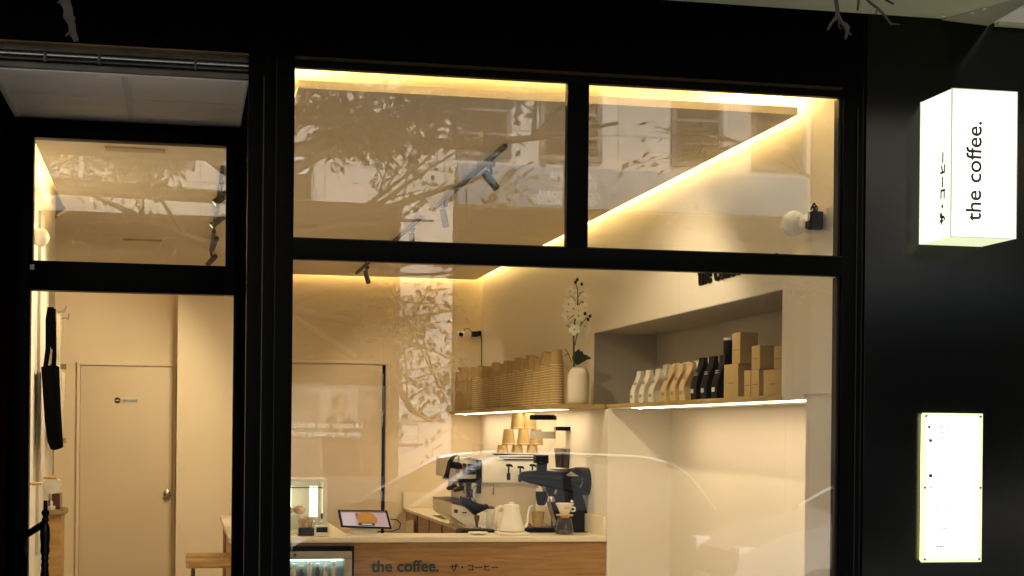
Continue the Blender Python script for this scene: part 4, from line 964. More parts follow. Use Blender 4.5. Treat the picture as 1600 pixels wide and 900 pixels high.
for nm, x0, x1, z0, z1 in (('transom_pane', .361, 1.332, 2.2432, 2.836), ('transom_pane', 1.411, 2.385, 2.2432, 2.836), ('window_pane', .361, 2.385, .2, 2.171)):
    b = MB(); b.box(x0, x1, .030, .036, z0, z1); o = b.build(nm, 'window_glass', t, smooth=0)
# rolling shutter slot over the door
b = MB(); b.box(-.80, .2028, .035, .05, 2.80, 2.8755); b.box(-.80, .2028, -.004, .034, 2.868, 2.8718); b.build('shutter_slot', 'slot_brown', t)
b = MB(); b.box(-.80, .2028, .004, .034, 2.785, 2.802, .001); b.box(-.80, .2028, .028, .0345, 2.842, 2.862, .001); b.build('shutter_guide', 'zinc', t)
b = MB(); b.tube([(-.80, .012, 2.832), (.2028, .012, 2.832)], .0065, 10); b.build('shutter_rod', 'steel', t)
b = MB(); b.tube([(-.80, .018, 2.818), (.2028, .018, 2.818)], .008, 10); b.box(-.80, .2028, .014, .022, 2.844, 2.850); b.build('shutter_bar', 'steel_dark', t)
for x in (70, 155, 305):
    p = at_y(x, 95+x*.085, .0); b = MB(); b.box(p.x-.005, p.x+.005, -.001, .03, 2.806, 2.846, .001); b.build('clip', 'steel_dark', t)
# recess soffit
b = MB(); b.box(-.652, .203, .03, .87, 2.78, 2.80); b.build('recess_soffit', 'soffit_white', t)
b = MB(); b.box(-.225, -.20, .031, .87, 2.776, 2.7798); b.box(-.652, -.635, .031, .87, 2.774, 2.7798); b.box(-.652, .203, .86, .874, 2.774, 2.7798); b.box(.196, .203, .031, .87, 2.774, 2.7798); b.box(-.63, .2, .42, .424, 2.7785, 2.7799); b.build('soffit_trim', 'soffit_trim', t)
b = MB(); b.box(-1.2, -.653, .0, .95, 0, 2.876, .003); b.box(-6, -1.2, .0, .3, 0, 2.876); b.build('side_reveal', 'reveal_wood', t)
b = MB(); b.box(-1.1, .21, .872, .98, 2.80, 3.05); b.box(.36, 2.46, .052, .10, 2.863, 2.998); b.box(-1.1, -.64, .90, 1.0, 0, 3.05); b.build('lintel', 'wall_paint', t)
# door with transom light
DY = .85
t = thing('entrance_door', 'black framed glass door with turned pull handle in the left recess', 'door', (-.2, DY, 0))
gx0, gx1 = -.590, .184
b = MB()
b.box(-.652, -.598, DY-.02, DY+.05, 0, 2.7725, .002); b.box(.150, .2025, DY-.02, DY+.05, 2.1102, 2.7725, .002); b.box(.1845, .2025, DY-.02, DY+.05, 0, 2.1100, .002)
b.box(-.598, .150, DY-.018, DY+.05, 2.699, 2.7725, .002); b.box(-.598, .150, DY-.022, DY+.05, 2.110, 2.2235, .002)
b.build('frame', 'black_frame', t)
b = MB(); b.box(-.5995, -.5885, DY-.015, DY+.045, 0, 2.110); b.box(-.5975, -.581, DY-.015, DY+.045, 2.2237, 2.6988); b.box(-.59, .184, DY-.015, DY+.045, 0, .12)
b.build('door_stile', 'black_frame', t)
b = MB(); b.box(-.581, .150, DY+.012, DY+.018, 2.2237, 2.699); b.build('transom_pane', 'window_glass', t, smooth=0)
b = MB(); b.box(-.5885, .184, DY+.012, DY+.018, .12, 2.110); b.build('door_pane', 'door_glass', t, smooth=0)
hx = at_y(70.5, 850, DY-.10)
b = MB(); prof = []
zt3 = at_y(70, 782, DY-.10).z
seg = [(.0085, 0), (.0085, .035), (.012, .037), (.017, .047), (.012, .058), (.009, .062), (.014, .070), (.014, .078), (.010, .084), (.019, .10), (.021, .135), (.017, .170), (.019, .195), (.0135, .212), (.0165, .222), (.0125, .232), (.0165, .244), (.014, .258), (.020, .30), (.022, .36), (.017, .44), (.014, .48), (.018, .50), (.012, .53), (.008, .60)]
b.lathe([(r_*.95, -h_) for r_, h_ in seg], (hx.x, DY-.10, zt3), 18); b.build('pull_handle', 'black_gloss', t)
for zz in (zt3-.085, zt3-.52):
    b = MB(); b.tube([(hx.x, DY-.10, zz), (-.60, DY-.03, zz-.055), (-.61, DY-.018, zz-.06)], .0135, 10); b.build('handle_bracket', 'black_gloss', t)
b = MB(); p = at_y(37, 845, DY-.03); b.box(p.x-.012, p.x+.018, DY-.035, DY-.0205, p.z-.06, p.z+.03, .004); b.tube([(p.x+.004, DY-.045, p.z+.02), (p.x+.004, DY-.02, p.z+.02)], .009, 10); b.build('lock', 'black_gloss', t)
b = MB(); p = at_y(50.5, 417.5, DY-.02); b.box(p.x-.008, p.x+.008, DY-.034, DY-.0225, p.z-.01, p.z+.010, .002); b.build('sensor', 'white_plastic', t)

# ------------------------------------------------------------------ projecting lit sign
SX0, SX1, SY, SZ0, SZ1 = 2.688, 2.945, -.262, 2.298, 2.832
t = thing('box_sign', 'glowing white box sign with sideways lettering fixed to the black wall', 'sign', (2.82, -.012, 2.3))
b = MB(); b.box(SX0+.004, SX1-.004, SY-.0005, SY+.004, SZ0+.004, SZ1-.004); b.build('front_face', 'sign_face', t)
b = MB(); b.box(SX0, SX0+.004, SY+.006, -.014, SZ0+.004, SZ1-.004); b.build('side_face', 'sign_side', t)
b = MB(); b.box(SX1-.004, SX1, SY+.006, -.014, SZ0+.004, SZ1-.004); b.build('side_face', 'sign_side', t)
b = MB(); b.box(SX0+.004, SX1-.004, SY+.006, -.014, SZ0, SZ0+.004); b.build('bottom_face', mat('sign_bottom', (.8, .8, .7), .4, emit=(.95, 1, .60), estr=.30), t)
b = MB(); b.box(SX0+.004, SX1-.004, SY+.006, -.014, SZ1-.004, SZ1); b.build('top_face', 'sign_bottom', t)
mat('sign_edge', (.55, .55, .42), .5, emit=(.8, .82, .55), estr=.18)
b = MB()
for (x, y) in ((SX0, SY), (SX1-.003, SY), (SX0, -.016), (SX1-.003, -.016)): b.box(x-.001, x+.004, y-.001, y+.005, SZ0, SZ1)
for z_ in (SZ0, SZ1-.003): b.box(SX0+.004, SX1-.004, SY-.001, SY+.004, z_-.0005, z_+.0035)
b.build('edge_trim', 'sign_edge', t)
p0 = at_y(1532, 346, SY); p1 = at_y(1532, 190, SY)
lettering('the coffee.', (p0.x, SY-.0008, p0.z), (0, 0, 1), (-1, 0, 0), p1.z-p0.z, .0015, 'sign_ink', t, .016, 'shop_name')
p0 = at_x(1476, 350, SX0); p1 = at_x(1476, 237, SX0)
lettering('ザ・コーヒー', (SX0-.0005, p0.y, p0.z), (0, 0, 1), (0, 1, 0), p1.z-p0.z, .0012, 'sign_ink', t, .05, 'second_script')
# menu light box
t = thing('menu_light_box', 'glowing white menu panel with yellow edge light on the black wall', 'menu board', (2.815, -.012, 1.1))
mx0, mx1, mz0, mz1 = 2.694, 2.938, 1.109, 1.667
b = MB(); b.box(mx0+.006, mx1-.006, -.034, -.022, mz0+.006, mz1-.006); b.build('edge_glow', 'menu_edge', t)
b = MB(); b.box(mx0, mx1, -.046, -.036, mz0, mz1, .002); b.build('rim', 'menu_rim', t)
b = MB(); b.box(mx0+.016, mx1-.016, -.0475, -.0465, mz0+.014, mz1-.014); b.build('face', 'menu_face', t)
for (x, z_) in ((mx0+.012, mz1-.012), (mx1-.012, mz1-.012), (mx0+.010, (mz0+mz1)/2), (mx1-.010, (mz0+mz1)/2), (mx0+.012, mz0+.012), (mx1-.012, mz0+.012)):
    b = MB(); b.lathe([(.004, 0), (.004, .005), (.002, .006)], (x, -.0475, z_), 10, (0, -1, 0)); b.build('screw', 'zinc', t)
def mpx(x, y): return at_y(x, y, -.048)
b = MB()
for (x0, x1, y, h) in ((1461, 1482, 667, 1.6), (1461, 1471, 685.5, 1.2), (1473, 1479, 685.5, 1.), (1464, 1470, 703, 1.), (1474, 1479, 703, 1.), (1465, 1471, 721.5, .8), (1460, 1471, 793, 1.2), (1485, 1493, 790, 1.0), (1482, 1494, 793, 1.2), (1472, 1481, 826, 1.6), (1466, 1488, 831, 1.2), (1452, 1457, 761, 1.4), (1454, 1459, 854, 1.0), (1464, 1476, 854, 1.8), (1461, 1484, 676, 1.0), (1461, 1480, 694, .9), (1461, 1482, 712, .9), (1461, 1477, 730, .9), (1461, 1480, 752, .9), (1461, 1476, 764, .9), (1462, 1478, 775, .8), (1496, 1506, 667, .8), (1496, 1504, 685, .8), (1496, 1504, 703, .8), (1496, 1503, 721, .8)):
    n = max(2, int((x1-x0)/2.2)); 
    for k in range(n):
        xa = x0+(x1-x0)*k/n; xb = xa+(x1-x0)/n*random.uniform(.55, .85); a = mpx(xa, y+h*.8); c = mpx(xb, y-h*.8*random.uniform(.6, 1)); b.box(a.x, c.x, -.0486, -.0474, a.z-.0006, c.z+.0006)
b.build('menu_text', 'menu_ink', t)
for (x, y, s_) in ((1452, 667, 1), (1454, 688, 1.2), (1454, 743, 1.4)):
    p = mpx(x, y); b = MB(); k = .0042*s_
    b.prism([(p.x-k*1.6, -.0482, p.z+k), (p.x+k*1.6, -.0482, p.z+k), (p.x+k, -.0482, p.z-k*1.4), (p.x-k, -.0482, p.z-k*1.4)], (0, .0008, 0)); b.tube([(p.x+k*1.3, -.0478, p.z+k*.6), (p.x+k*2.4, -.0478, p.z+k*.2), (p.x+k*1.2, -.0478, p.z-k*.7)], .0006, 5); b.build('cup_drawing', 'menu_ink', t)

# ------------------------------------------------------------------ balcony soffit above the shop front, upper building
t = thing('upper_building', 'building above the shop with a beige balcony soffit over the black fascia', 'building', (0, 4, 3.155))
b = MB(); b.box(-7.5, 9, .02, 9, 3.157, 7.2); b.build('wall', 'building_wall', t)
b = MB()
for x in range(-6, 9, 3): b.box(x, x+1.1, -.03, .019, 4.4, 6.2)
b.build('windows', 'window_dark', t)
CZ = 3.150
a1 = at_z(1475, 27, CZ); c1_ = at_z(1640, -18, CZ)
b = MB(); b.prism([(-7.5, -.011, CZ), (a1.x, -.011, CZ), (c1_.x, c1_.y, CZ), (c1_.x+.3, -1.0, CZ), (-7.5, -1.0, CZ)], (0, 0, .10)); b.build('balcony_soffit', 'canopy_beige', t)
b = MB(); a2 = at_z(1551, 30.5, CZ); b.prism([(a1.x+.002, -.012, CZ-.002), (a2.x, -.012, CZ-.012), (c1_.x-.005, c1_.y+.003, CZ-.004)], (0, 0, -.003)); b.build('loose_membrane', 'canopy_beige_dark', t)
b = MB(); a3 = at_z(1556, 31, CZ); b.prism([(a3.x+.01, -.012, CZ-.004), (7.5, -.012, CZ-.004), (7.5, -.9, CZ-.004), (c1_.x+.26, -.9, CZ-.004), (c1_.x+.02, c1_.y-.02, CZ-.004)], (0, 0, .02)); b.build('neighbour_soffit', 'soffit_white', t)
b = MB(); b.box(a3.x+.012, 7.5, -.045, -.013, CZ-.016, CZ-.0045); b.build('cornice', 'canopy_beige', t)
b = MB()
for (x, y) in ((1474, 25.5), (1519, 20), (1538, 14), (1553, 29)): 
    p = at_z(x, y, CZ-.008); b.ball((p.x, p.y, p.z), .006, 8, 6, (1.3, 1, .5))
b.build('plaster_dabs', 'soffit_trim', t)
slabw = MB(); slabw.box(3.11, 3.3, .3, 8.2, 0, 3.15); slabw.box(-2.8, -2.61, .3, 8.2, 0, 3.15); slabw.box(-2.8, 3.3, 7.72, 8.2, 0, 3.15); slabw.build('outer_wall', 'building_wall', t)

# ================================================================== ACROSS THE STREET (seen mirrored in the panes)
L = 13.0
def opp(x, y, dz=0, Yv=L): p = at_y(x, y, Yv); return Vector((p.x, -Yv, p.z))
t = thing('apartment_building', 'pale stone clad building across the street mirrored in the shop windows', 'building', (3, -L-3, 0))
b = MB(); b.box(-18, 7.62, -L-8, -L, 4.26, 14, 0); b.build('upper_wall', 'stone_cladding', t)
b = MB(); b.box(-18, 7.62, -L-8, -L-.5, 0, 4.255); b.build('ground_floor', 'dark_shopfront', t)
for (x0, x1) in ((2.47, 3.10), (-2.6, -1.9), (-7.5, -6.9)):
    b = MB(); b.box(x0, x1, -L-.49, -L+.03, 0, 4.255, .01); b.build('pillar', 'pale_stone', t)
wx = [(3.13, 3.80), (4.15, 4.92), (5.80, 6.46), (6.84, 7.55), (-.9, .1), (-3.2, -2.3), (-5.6, -4.8)]
for (x0, x1) in wx:
    for fl in range(3):
        z0 = 4.86+fl*2.9; b = MB(); fr = .06
        b.box(x0, x0+fr, -L-.02, -L+.04, z0, z0+1.75, .003); b.box(x1-fr, x1, -L-.02, -L+.04, z0, z0+1.75, .003); b.box(x0+fr, x1-fr, -L-.02, -L+.04, z0, z0+fr, .003); b.box(x0+fr, x1-fr, -L-.02, -L+.04, z0+1.69, z0+1.75, .003); b.box(x0+fr, x1-fr, -L-.01, -L+.03, z0+.55, z0+.59); b.box(x0+fr, x1-fr, -L-.01, -L+.03, z0+.27, z0+.295)
        w_ = b.build('window', 'window_frame_grey', t); b = MB(); b.box(x0+fr, x1-fr, -L-.03, -L+.012, z0+fr, z0+1.69); b.build('pane', 'window_dark', w_)
for (x0, x1) in ((-.8, 2.40), (3.2, 7.55), (-6.7, -2.7)):
    b = MB(); n = 3; b.box(x0, x1, -L-.48, -L-.40, 3.55, 3.70)
    for k in range(n+1): xx = x0+(x1-x0-.06)*k/n; b.box(xx, xx+.06, -L-.48, -L-.40, .0, 3.55)
    f = b.build('shop_window', 'dark_shopfront', t); b = MB(); b.box(x0, x1, -L-.47, -L-.44, .0, 3.55); b.build('pane', 'window_dark', f)
b = MB(); b.box(-18, 7.62, -L-.49, -L-.02, 4.0, 4.255); b.build('lintel', 'dark_shopfront', t)
# signboards
tile_mat('dark_brick', (.022, .016, .013), .24, .075, (.012, .011, .010), .008, .5, .85, .3)
t = thing('added_brick_building', 'added dark brick building across the street beside the pale clad one', 'building', (16, -L-3, 0))
b = MB(); b.box(7.64, 30, -L-8, -L+.02, 0, 14); b.build('wall', 'dark_brick', t)  # added building, near black so the shop's side panel mirrors little light
for xx in (9.4, 12.2, 15, 17.8):
    for z0 in (.9, 4.6, 7.6):
        b = MB(); b.box(xx, xx+1.3, -L+.015, -L+.03, z0, z0+1.9); b.build('window', 'window_dark', t)
t = thing('shop_signboard', 'long pale blue signboard mirrored in the upper panes', 'signboard', (5.3, -L+.06, 4.27))
b = MB(); b.box(3.14, 7.55, -L+.03, -L+.10, 4.275, 4.77, .01); b.build('board', 'sign_blue', t)
for s_, yy in (('ASESORIA', 277), ('FISCAL', 292), ('CONSULTORIA', 305), ('OUTSOURCING', 316)):
    p = opp(856 if s_ == 'ASESORIA' else (880 if s_ == 'FISCAL' else (838 if s_[0] == 'C' else 829)), yy, Yv=L)
    wdt = {'ASESORIA': .55, 'FISCAL': .40, 'CONSULTORIA': .78, 'OUTSOURCING': .80}[s_]
    # facing the street (+Y): its reading direction runs towards -X, so the word ends nearest the low X side
    lettering(s_, (p.x+wdt, -L+.10, p.z-.03), (-1, 0, 0), (0, 0, 1), wdt, .01, 'sign_letter', t, .01)
t = thing('shop_signboard', 'small black signboard with a white letter mirrored beside the window column', 'signboard', (1.0, -L+.06, 4.2))
p = opp(490, 232); q = opp(430, 308); b = MB(); b.box(q.x, p.x, -L+.03, -L+.08, q.z, p.z, .01); b.build('board', 'dark_shopfront', t)
lettering('CO', (p.x-.04+.0, -L+.08, q.z+.28), (-1, 0, 0), (0, 0, 1), .42, .01, 'sign_letter', t, .02)
b = MB(); b.box(p.x-.02, p.x-.012, -L+.081, -L+.086, q.z+.02, p.z-.02); b.box(q.x, p.x-.02, -L+.081, -L+.086, p.z-.024, p.z-.016); b.build('border', 'sign_letter', t)
# posters on the pillar
for i, (x0, y0, x1, y1) in enumerate(((642, 628, 699, 657), (626, 662, 655, 695))):
    a = opp(x0, y1); c = opp(x1, y0); t = thing('paper_notice', ('white framed notice on the pale pillar mirrored in the glass', 'lower framed notice on the pale pillar mirrored in the glass')[i], 'notice', ((a.x+c.x)/2, -L+.04, a.z))
    b = MB(); b.box(a.x, c.x, -L+.031, -L+.05, a.z, c.z, .003); b.build('frame', 'plate_white' if i == 0 else 'window_frame_grey', t)
    b = MB(); b.box(a.x+.02, c.x-.02, -L+.0505, -L+.052, a.z+.02, c.z-.02); b.build('sheet', 'white_paper', t)
    b = MB(); 
    for k in range(3): b.box(a.x+.04, c.x-.06, -L+.0523, -L+.0535, a.z+.05+k*.05, a.z+.058+k*.05)
    b.build('print', 'label_grey', t)
# window poster with two people (flat artwork)
PY = 12.55
def po(x, y): p = at_y(x, y, PY); return Vector((p.x, -PY, p.z))
t = thing('window_poster', 'large window poster of two people in dark suits mirrored at lower left', 'poster', (1.7, -PY, .6))
a = po(452, 742); c = po(603, 602)
b = MB(); b.box(a.x-.5, c.x, -PY-.02, -PY, a.z-.7, c.z, .0); b.build('sheet', 'poster_base', t)
def flat(name, m_, pts, off): 
    b = MB(); b.prism([po(x, y)+Vector((0, off, 0)) for x, y in pts], (0, .003, 0)); b.build(name, m_, t)
flat('pale_backdrop', 'poster_shirt', [(482, 607), (560, 607), (560, 735), (482, 735)], .001)
flat('backdrop_door', 'poster_base', [(482, 615), (500, 612), (500, 735), (482, 735)], .005)
flat('left_suit', 'poster_suit', [(506, 742), (503, 690), (512, 652), (524, 645), (540, 648), (556, 660), (560, 700), (566, 742)], .006)
flat('right_suit', 'poster_suit', [(570, 742), (566, 700), (560, 670), (572, 652), (585, 648), (603, 650), (603, 742)], .009)
flat('left_shirt', 'poster_shirt', [(526, 646), (535, 648), (537, 668), (531, 680)], .010)
flat('right_shirt', 'poster_shirt', [(574, 652), (580, 648), (576, 670)], .013)
flat('left_face', 'poster_skin', [(526, 620), (534, 616), (541, 620), (546, 634), (540, 645), (530, 646), (524, 636)], .011)
flat('left_hair', 'poster_hair', [(521, 640), (519, 625), (526, 616), (536, 613), (543, 619), (532, 622), (528, 632)], .014)
flat('right_face', 'poster_skin', [(570, 622), (582, 614), (590, 626), (588, 642), (578, 648), (571, 640)], .012)
flat('right_hair', 'poster_hair', [(568, 622), (572, 612), (586, 608), (597, 616), (598, 636), (591, 640), (589, 624), (580, 616)], .015)
for s_, yy in (('La mayor red de oficinas', 669), ('para empresas y profesionales', 682)):
    p = po(567 if yy < 675 else 564, yy); wdt = .94 if yy < 675 else 1.12
    lettering(s_, (p.x, -PY+.018, p.z), (-1, 0, 0), (0, 0, 1), wdt, .004, 'sign_letter', t, .012)
# ------------------------------------------------------------------ cars
def car(label, loc, rotz, m_, plate=None):
    t = thing('parked_car', label, 'car', (0, 0, 0), 'cars parked in the street')
    prof = [(-2.02, .35), (-2.05, .62), (-1.95, .88), (-1.55, .98), (-1.05, 1.04)]
    roof = [(-2.02, .32), (-2.06, .60), (-2.0, .90), (-1.86, .98), (-1.62, 1.36), (-1.30, 1.46), (-.4, 1.50), (.25, 1.44), (1.00, 1.02), (1.65, .90), (1.98, .74), (2.05, .52), (2.00, .30)]
    def shell(pts, hw, inset):
        b = MB(); rows = []
        for s_, k in ((-1, 0), (-1, 1), (1, 1), (1, 0)):
            pass
        n = len(pts)
        def wd(z_): return hw*(1.0 if z_ < .9 else 1.0-(z_-.9)*.42)
        Lf = [b.bm.verts.new((x, -wd(z_), z_)) for x, z_ in pts]; Rt = [b.bm.verts.new((x, wd(z_), z_)) for x, z_ in pts]
        Lm = [b.bm.verts.new((x*.985+.0, -wd(z_)*.78, z_+(.025 if z_ > .8 else 0))) for x, z_ in pts]; Rm = [b.bm.verts.new((x*.985, wd(z_)*.78, z_+(.025 if z_ > .8 else 0))) for x, z_ in pts]
        for A, B in ((Lf, Lm), (Lm, Rm), (Rm, Rt)):
            for i in range(n-1): b.bm.faces.new((A[i], A[i+1], B[i+1], B[i]))
        b.bm.faces.new(Lf); b.bm.faces.new(Rt[::-1]); b.bm.faces.new((Lf[0], Lm[0], Rm[0], Rt[0], Rt[-1], Rm[-1], Lm[-1], Lf[-1]))
        return b
    b = shell(roof, .86, 0); b.build('body', m_, t, local=True, smooth=40)
    def wdz(z_): return .86*(1-(z_-.9)*.42)+.006
    for s_ in (-1, 1):
        for pts in (([(-1.50, 1.02), (-1.42, 1.34), (-1.18, 1.40), (-.52, 1.43), (-.52, 1.02)]), ([(-.44, 1.02), (-.44, 1.43), (.18, 1.38), (.80, 1.03)])):
            b = MB(); vs = [b.bm.verts.new((x, s_*(wdz(z_)), z_)) for x, z_ in pts]; b.bm.faces.new(vs)
            r_ = bmesh.ops.extrude_face_region(b.bm, geom=list(b.bm.faces)); 
            for v in r_['geom']:
                if isinstance(v, bmesh.types.BMVert): v.co.y -= s_*.02
            b.build('side_window', 'car_glass', t, local=True)
    for pts in (((.30, 1.425), (.98, 1.045)), ((-1.84, 1.02), (-1.60, 1.36))):
        (xa, za_), (xb, zb_) = pts; b = MB()
        nx = Vector((zb_-za_, 0, xa-xb)).normalized(); nx = nx if nx.z > 0 else -nx
        off = nx*.03
        q = [Vector((xa, -wdz(za_)*.80, za_))+off, Vector((xa, wdz(za_)*.80, za_))+off, Vector((xb, wdz(zb_)*.84, zb_))+off, Vector((xb, -wdz(zb_)*.84, zb_))+off]
        b.prism(q, -nx*.02); b.build('windscreen', 'car_glass', t, local=True)
    for x in (-1.25, 1.28):
        for s_ in (-1, 1):
            b = MB(); b.lathe([(.20, -.10), (.30, -.10), (.32, -.07), (.32, .07), (.30, .10), (.20, .10)], (x, s_*.79, .32), 28, (0, s_, 0)); wl = b.build('wheel', 'rubber', t, local=True)
            b = MB(); b.lathe([(.205, 0), (.205, .02), (.19, .02), (.19, .0)], (x, s_*.83, .32), 28, (0, s_, 0)); b.lathe([(.0, .052), (.04, .052), (.045, .03)], (x, s_*.83, .32), 16, (0, s_, 0), caps=False)
            for k in range(5):
                a_ = k*2*math.pi/5; b.tube([(x, s_*.87, .32), (x+.19*math.cos(a_), s_*.85, .32+.19*math.sin(a_))], .022, 6)
            b.build('rim', 'rim_metal', wl, local=True)
    for s_ in (-1, 1):
        b = MB(); b.box(1.78, 1.99, s_*.68-.13, s_*.68+.13, .68, .80, .03); b.build('headlight', 'lamp_glass', t, local=True)
        b = MB(); b.box(-2.03, -1.93, s_*.70-.10, s_*.70+.10, .74, .92, .02); b.build('tail_light', 'red_plastic', t, local=True)
        b = MB(); b.box(.62, .78, s_*.93-.09, s_*.93+.09, 1.02, 1.13, .03); b.build('mirror', m_, t, local=True)
    for s_ in (-1, 1):
        cp = [(-1.98, .93), (-1.90, 1.00), (-1.64, 1.34), (-1.30, 1.465), (-.85, 1.49), (-.4, 1.50), (.0, 1.475), (.30, 1.41), (.64, 1.23), (1.02, 1.02), (1.2, .95)]; cv = []; cw = []
        for i_ in range(1, len(cp)-2):
            for q_ in range(6):
                u_ = q_/6; P_ = [Vector(c_) for c_ in cp[i_-1:i_+3]]
                v_ = .5*((2*P_[1])+(P_[2]-P_[0])*u_+(2*P_[0]-5*P_[1]+4*P_[2]-P_[3])*u_*u_+(-P_[0]+3*P_[1]-3*P_[2]+P_[3])*u_**3)
                cv.append((v_.x, s_*(wdz(v_.y)+.004), v_.y+.012)); k_ = (i_-1+u_)/8; cw.append(.006+.006*min(1, k_*4) + (.026*max(0, 1-abs(k_-.8)/.22)))
        b = MB(); b.tube(cv, cw, 8); b.build('sky_glint_trim', 'sky_glint_trim', t, local=True)  # added tube, stands in for the sky's reflection along windscreen and roof
    b = MB(); b.box(2.0, 2.065, -.55, .55, .42, .56, .01); b.build('grille', 'black_plastic', t, local=True)
    b = MB(); b.box(2.067, 2.078, -.26, .26, .43, .54, .003); pl = b.build('number_plate', 'plate_white', t, local=True)
    if plate:
        o = lettering(plate, (2.078, -.20, .455), (0, 1, 0), (0, 0, 1), .40, .003, 'ink_black', pl, .02)
    t.location = loc; t.rotation_euler = (0, 0, rotz); return t
car('grey hatchback across the pavement mirrored behind the espresso machine', (2.72, -8.6, -.12), R(172), 'car_grey', '1258')
car('white car mirrored in the lower right of the window', (6.35, -7.0, -.12), R(184), 'car_white')

# ------------------------------------------------------------------ trees
def limb(b, p, d, ln, r, depth, tips, spread=.5, droop=0., seglen=.18, wig=.28):
    n = max(3, int(ln/seglen)); pts = [Vector(p)]; d = Vector(d).normalized(); rr = [r]
    for i in range(n):
        d = (d + Vector((random.uniform(-1, 1), random.uniform(-1, 1), random.uniform(-1, 1)))*wig*.35 + Vector((0, 0, droop))).normalized()
        pts.append(pts[-1]+d*ln/n); rr.append(r*(1-.65*(i+1)/n))
    b.tube(pts, rr, 7 if r > .02 else 5)
    if depth <= 0: tips.extend([(pts[i], (pts[i]-pts[i-1]).normalized()) for i in range(1, len(pts))]); return
    k = random.randint(3, 5) if depth > 1 else random.randint(3, 4)
    for j in range(k):
        i = random.randint(max(1, n//3), n); s_ = pts[i]; dd = (pts[i]-pts[i-1]).normalized()
        o_ = Vector((random.uniform(-1, 1), random.uniform(-1, 1), random.uniform(-.7, .9))).normalized()
        limb(b, s_, dd*(1-spread)+o_*spread, ln*random.uniform(.45, .7), max(.003, rr[i]*.62), depth-1, tips, spread, droop, seglen*.8, wig)
def leaves(parent, tips, dens, ln, m_='tree_leaf', sp_=.05):
    b = MB()
    for p, d in tips:
        for k in range(dens):
            q = p+Vector((random.gauss(0, sp_), random.gauss(0, sp_), random.gauss(0, sp_)))
            o_ = (d+Vector((random.uniform(-1, 1), random.uniform(-1, 1), random.uniform(-1, .6)))*1.1)
            b.leaf(q, o_, ln*random.uniform(.6, 1.2), ln*random.uniform(.34, .5))
    b.build('crown', m_, parent, smooth=0, recalc=False)
# pavement tree left of the view: its long bough runs above the camera's view to the right
random.seed(21)
t = thing('street_tree', 'street tree on the pavement whose twig tips hang into the top of the view', 'tree', (-2.7, -2.6, 0))
b = MB(); b.tube([(-2.7, -2.6, 0), (-2.68, -2.62, .8), (-2.6, -2.6, 1.8), (-2.45, -2.6, 2.6), (-2.3, -2.58, 3.2), (-2.2, -2.5, 4.2)], [.13, .11, .10, .09, .08, .05], 12)
tips = []
bough = [Vector(q) for q in ((-2.45, -2.6, 2.6), (-1.8, -2.55, 2.92), (-1.0, -2.5, 3.02), (-.2, -2.5, 3.0), (.45, -2.52, 2.98), (.9, -2.5, 3.10), (1.35, -2.45, 3.05), (1.75, -2.4, 3.1), (2.2, -2.4, 3.2))]
b.tube(bough, [.075, .065, .055, .046, .038, .030, .022, .016, .009], 10)
for i in (1, 2, 3, 4, 4, 5, 6, 7):
    for s_ in (0, 1):
        limb(b, bough[i], (random.uniform(-.3, 1), random.uniform(-.6, .6), random.uniform(.25, 1)), random.uniform(.5, .9), .016, 2 if i < 6 else 1, tips, .6)
for s_ in range(3): limb(b, (-2.25, -2.55, 3.5+.3*s_), (random.uniform(-1, 1), random.uniform(-1, 1), .5), 1.3, .04, 2, tips, .6)
for x_ in (.42, .60, .72, .98, 1.12): # hanging thin shoots seen mirrored under the bough
    limb(b, (x_, -2.5, 3.0), (random.uniform(-.3, .3), 0, -1), random.uniform(.14, .30), .005, 0, [], .4, wig=.5)
tw = [at_y(x, y, -2.35) for x, y in ((96, -120), (100, -40), (101, 2), (106, 14), (106, 26), (112, 38), (113, 50), (120, 64))]
b.build('trunk', 'bark', t)
b = MB(); tw[0] = Vector((tw[0].x-.02, tw[0].y, 3.0))
b.tube(tw, [.009, .0085, .0095, .0078, .0100, .0066, .0080, .0040], 9); b.tube([tw[4], tw[4]+Vector((.013, .0, -.004))], [.005, .003], 7); b.tube([tw[2], tw[2]+Vector((-.013, .0, -.003))], [.005, .002], 7); b.tube([tw[6], tw[6]+Vector((-.012, 0, -.008))], [.004, .002], 7)
for v in b.bm.verts: v.co += Vector((random.uniform(-1, 1), random.uniform(-1, 1), random.uniform(-1, 1)))*.0014
b.build('branch', 'twig_bark', t); b = MB()
T = lambda x, y: at_y(x, y, -2.35)
b.tube([T(1300, -230), T(1302, -60), T(1306, 0), T(1309, 16), T(1307, 26), T(1300, 36), T(1293, 47)], [.007, .006, .005, .005, .004, .0035, .0025], 7)
b.tube([T(1308, 18), T(1314, 34), T(1322, 40), T(1324, 50), T(1321, 61)], [.0045, .005, .0055, .0045, .003], 7); b.tube([T(1318, 40), T(1328, 44)], [.004, .003], 6); b.tube([T(1306, 30), T(1296, 39)], [.003, .002], 6)
b.tube([T(1338, -230), T(1345, -10), T(1360, 4), T(1372, 14), T(1380, 22), T(1392, 38), T(1406, 38)], [.006, .004, .0035, .003, .0025, .002, .0012], 7)
b.tube([T(1338, -60), T(1342, 2), T(1340, 16)], [.004, .003, .002], 6); b.tube([T(1312, 30), T(1310, 40), T(1314, 46)], [.0025, .002, .001], 6); b.tube([T(1324, 50), T(1330, 54)], [.003, .0015], 6); b.tube([T(1372, 14), T(1368, 22)], [.002, .001], 6); b.tube([T(1392, -150), T(1388, -20), T(1385, 0), T(1396, 6)], [.006, .005, .005, .002], 6)
for v in b.bm.verts: v.co += Vector((random.uniform(-1, 1), random.uniform(-1, 1), random.uniform(-1, 1)))*.0014
b.build('branch', 'twig_bark', t)
leaves(t, [q for q in tips if q[0].z > 2.62], 9, .085)
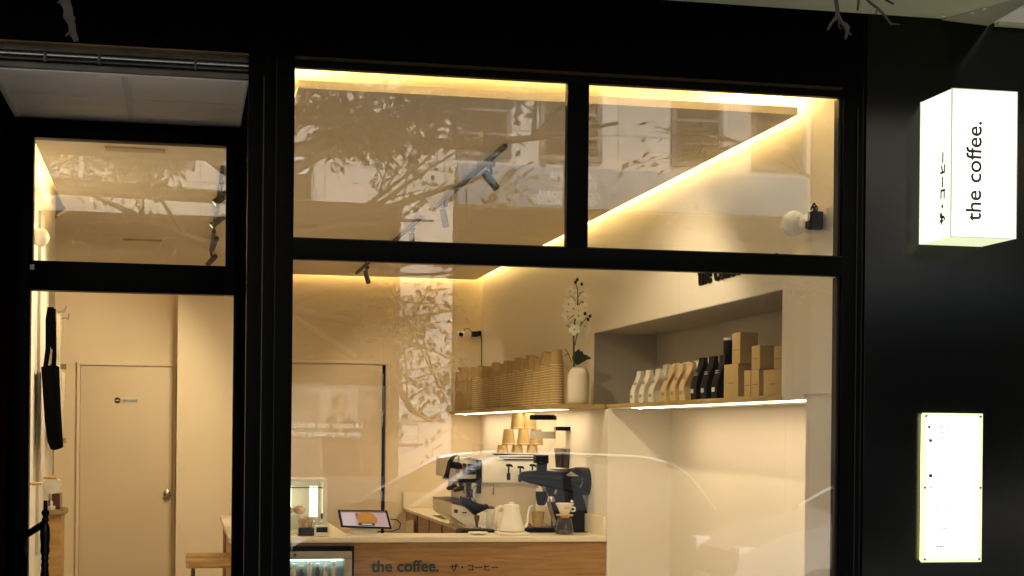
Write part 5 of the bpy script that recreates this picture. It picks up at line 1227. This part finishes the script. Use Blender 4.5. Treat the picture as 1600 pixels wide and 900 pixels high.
# larger tree at the far kerb, trunk mirrored behind the window column
random.seed(5)
t = thing('street_tree', 'leafy tree by the road mirrored across the left and middle panes', 'tree', (.50, -7.4, 0))
b = MB(); b.tube([(.5, -7.4, 0), (.52, -7.4, 1.2), (.5, -7.4, 2.4), (.55, -7.42, 3.4), (.6, -7.4, 5)], [.16, .14, .12, .10, .05], 12); tips = []
for (z_, dx, dz, ln) in ((2.5, .9, .35, 1.7), (2.6, 1, -.05, 1.5), (3.0, 1, .25, 2.0), (3.2, -1, .3, 1.5), (3.5, 1, .5, 2.0), (3.8, -.8, .6, 1.4), (3.4, .2, .6, 1.4), (4.2, .8, .8, 1.6), (4.5, -.3, 1, 1.4), (4.4, 1, .2, 1.6), (3.9, .6, .2, 1.6)):
    limb(b, (.52, -7.4, z_), (dx, random.uniform(-.5, .5), dz), ln, .05, 2, tips, .5)
q = [Vector((p.x, -7.0, p.z)) for p in (at_y(560, 560, 7.0), at_y(620, 600, 7.0), at_y(645, 640, 7.0), at_y(672, 655, 7.0), at_y(690, 648, 7.0))]
b.tube([Vector((.52, -7.4, 2.7)), q[0]], [.03, .03], 8); q2 = [Vector((p.x, -7.0, p.z)) for p in (at_y(560, 560, 7.0), at_y(620, 605, 7.0), at_y(655, 640, 7.0), at_y(688, 646, 7.0))]
b.tube(q, [.03, .03, .026, .022, .018], 8)
t2_ = []
for k in range(7): limb(b, q[1 if k % 2 else 0].lerp(q[2], k/7), (random.uniform(-.2, 1), random.uniform(-.3, .3), random.uniform(.1, 1)), random.uniform(.4, .8), .010, 1, t2_, .5)
b.build('trunk', 'bark', t); leaves(t, tips+t2_, 4, .10, sp_=.07)
random.seed(11)
t = thing('street_tree', 'thin leafy tree by the road mirrored in the right panes', 'tree', (5.7, -6.6, 0))
b = MB(); b.tube([(5.7, -6.6, 0), (5.65, -6.6, 1.5), (5.6, -6.6, 3.0), (5.5, -6.6, 4.2)], [.09, .08, .06, .03], 10); tips = []
for (z_, dx, dz, ln) in ((2.6, -.9, .3, 1.3), (3.0, -1, .4, 1.5), (2.9, -.6, .1, 1.0), (3.4, -1, .5, 1.5), (3.6, -.8, .9, 1.2), (3.9, .5, .8, 1.0)):
    limb(b, (5.62, -6.6, z_), (dx, random.uniform(-.4, .4), dz), ln, .026, 1, tips, .5)
b.build('trunk', 'bark', t); leaves(t, tips, 4, .10, sp_=.07)
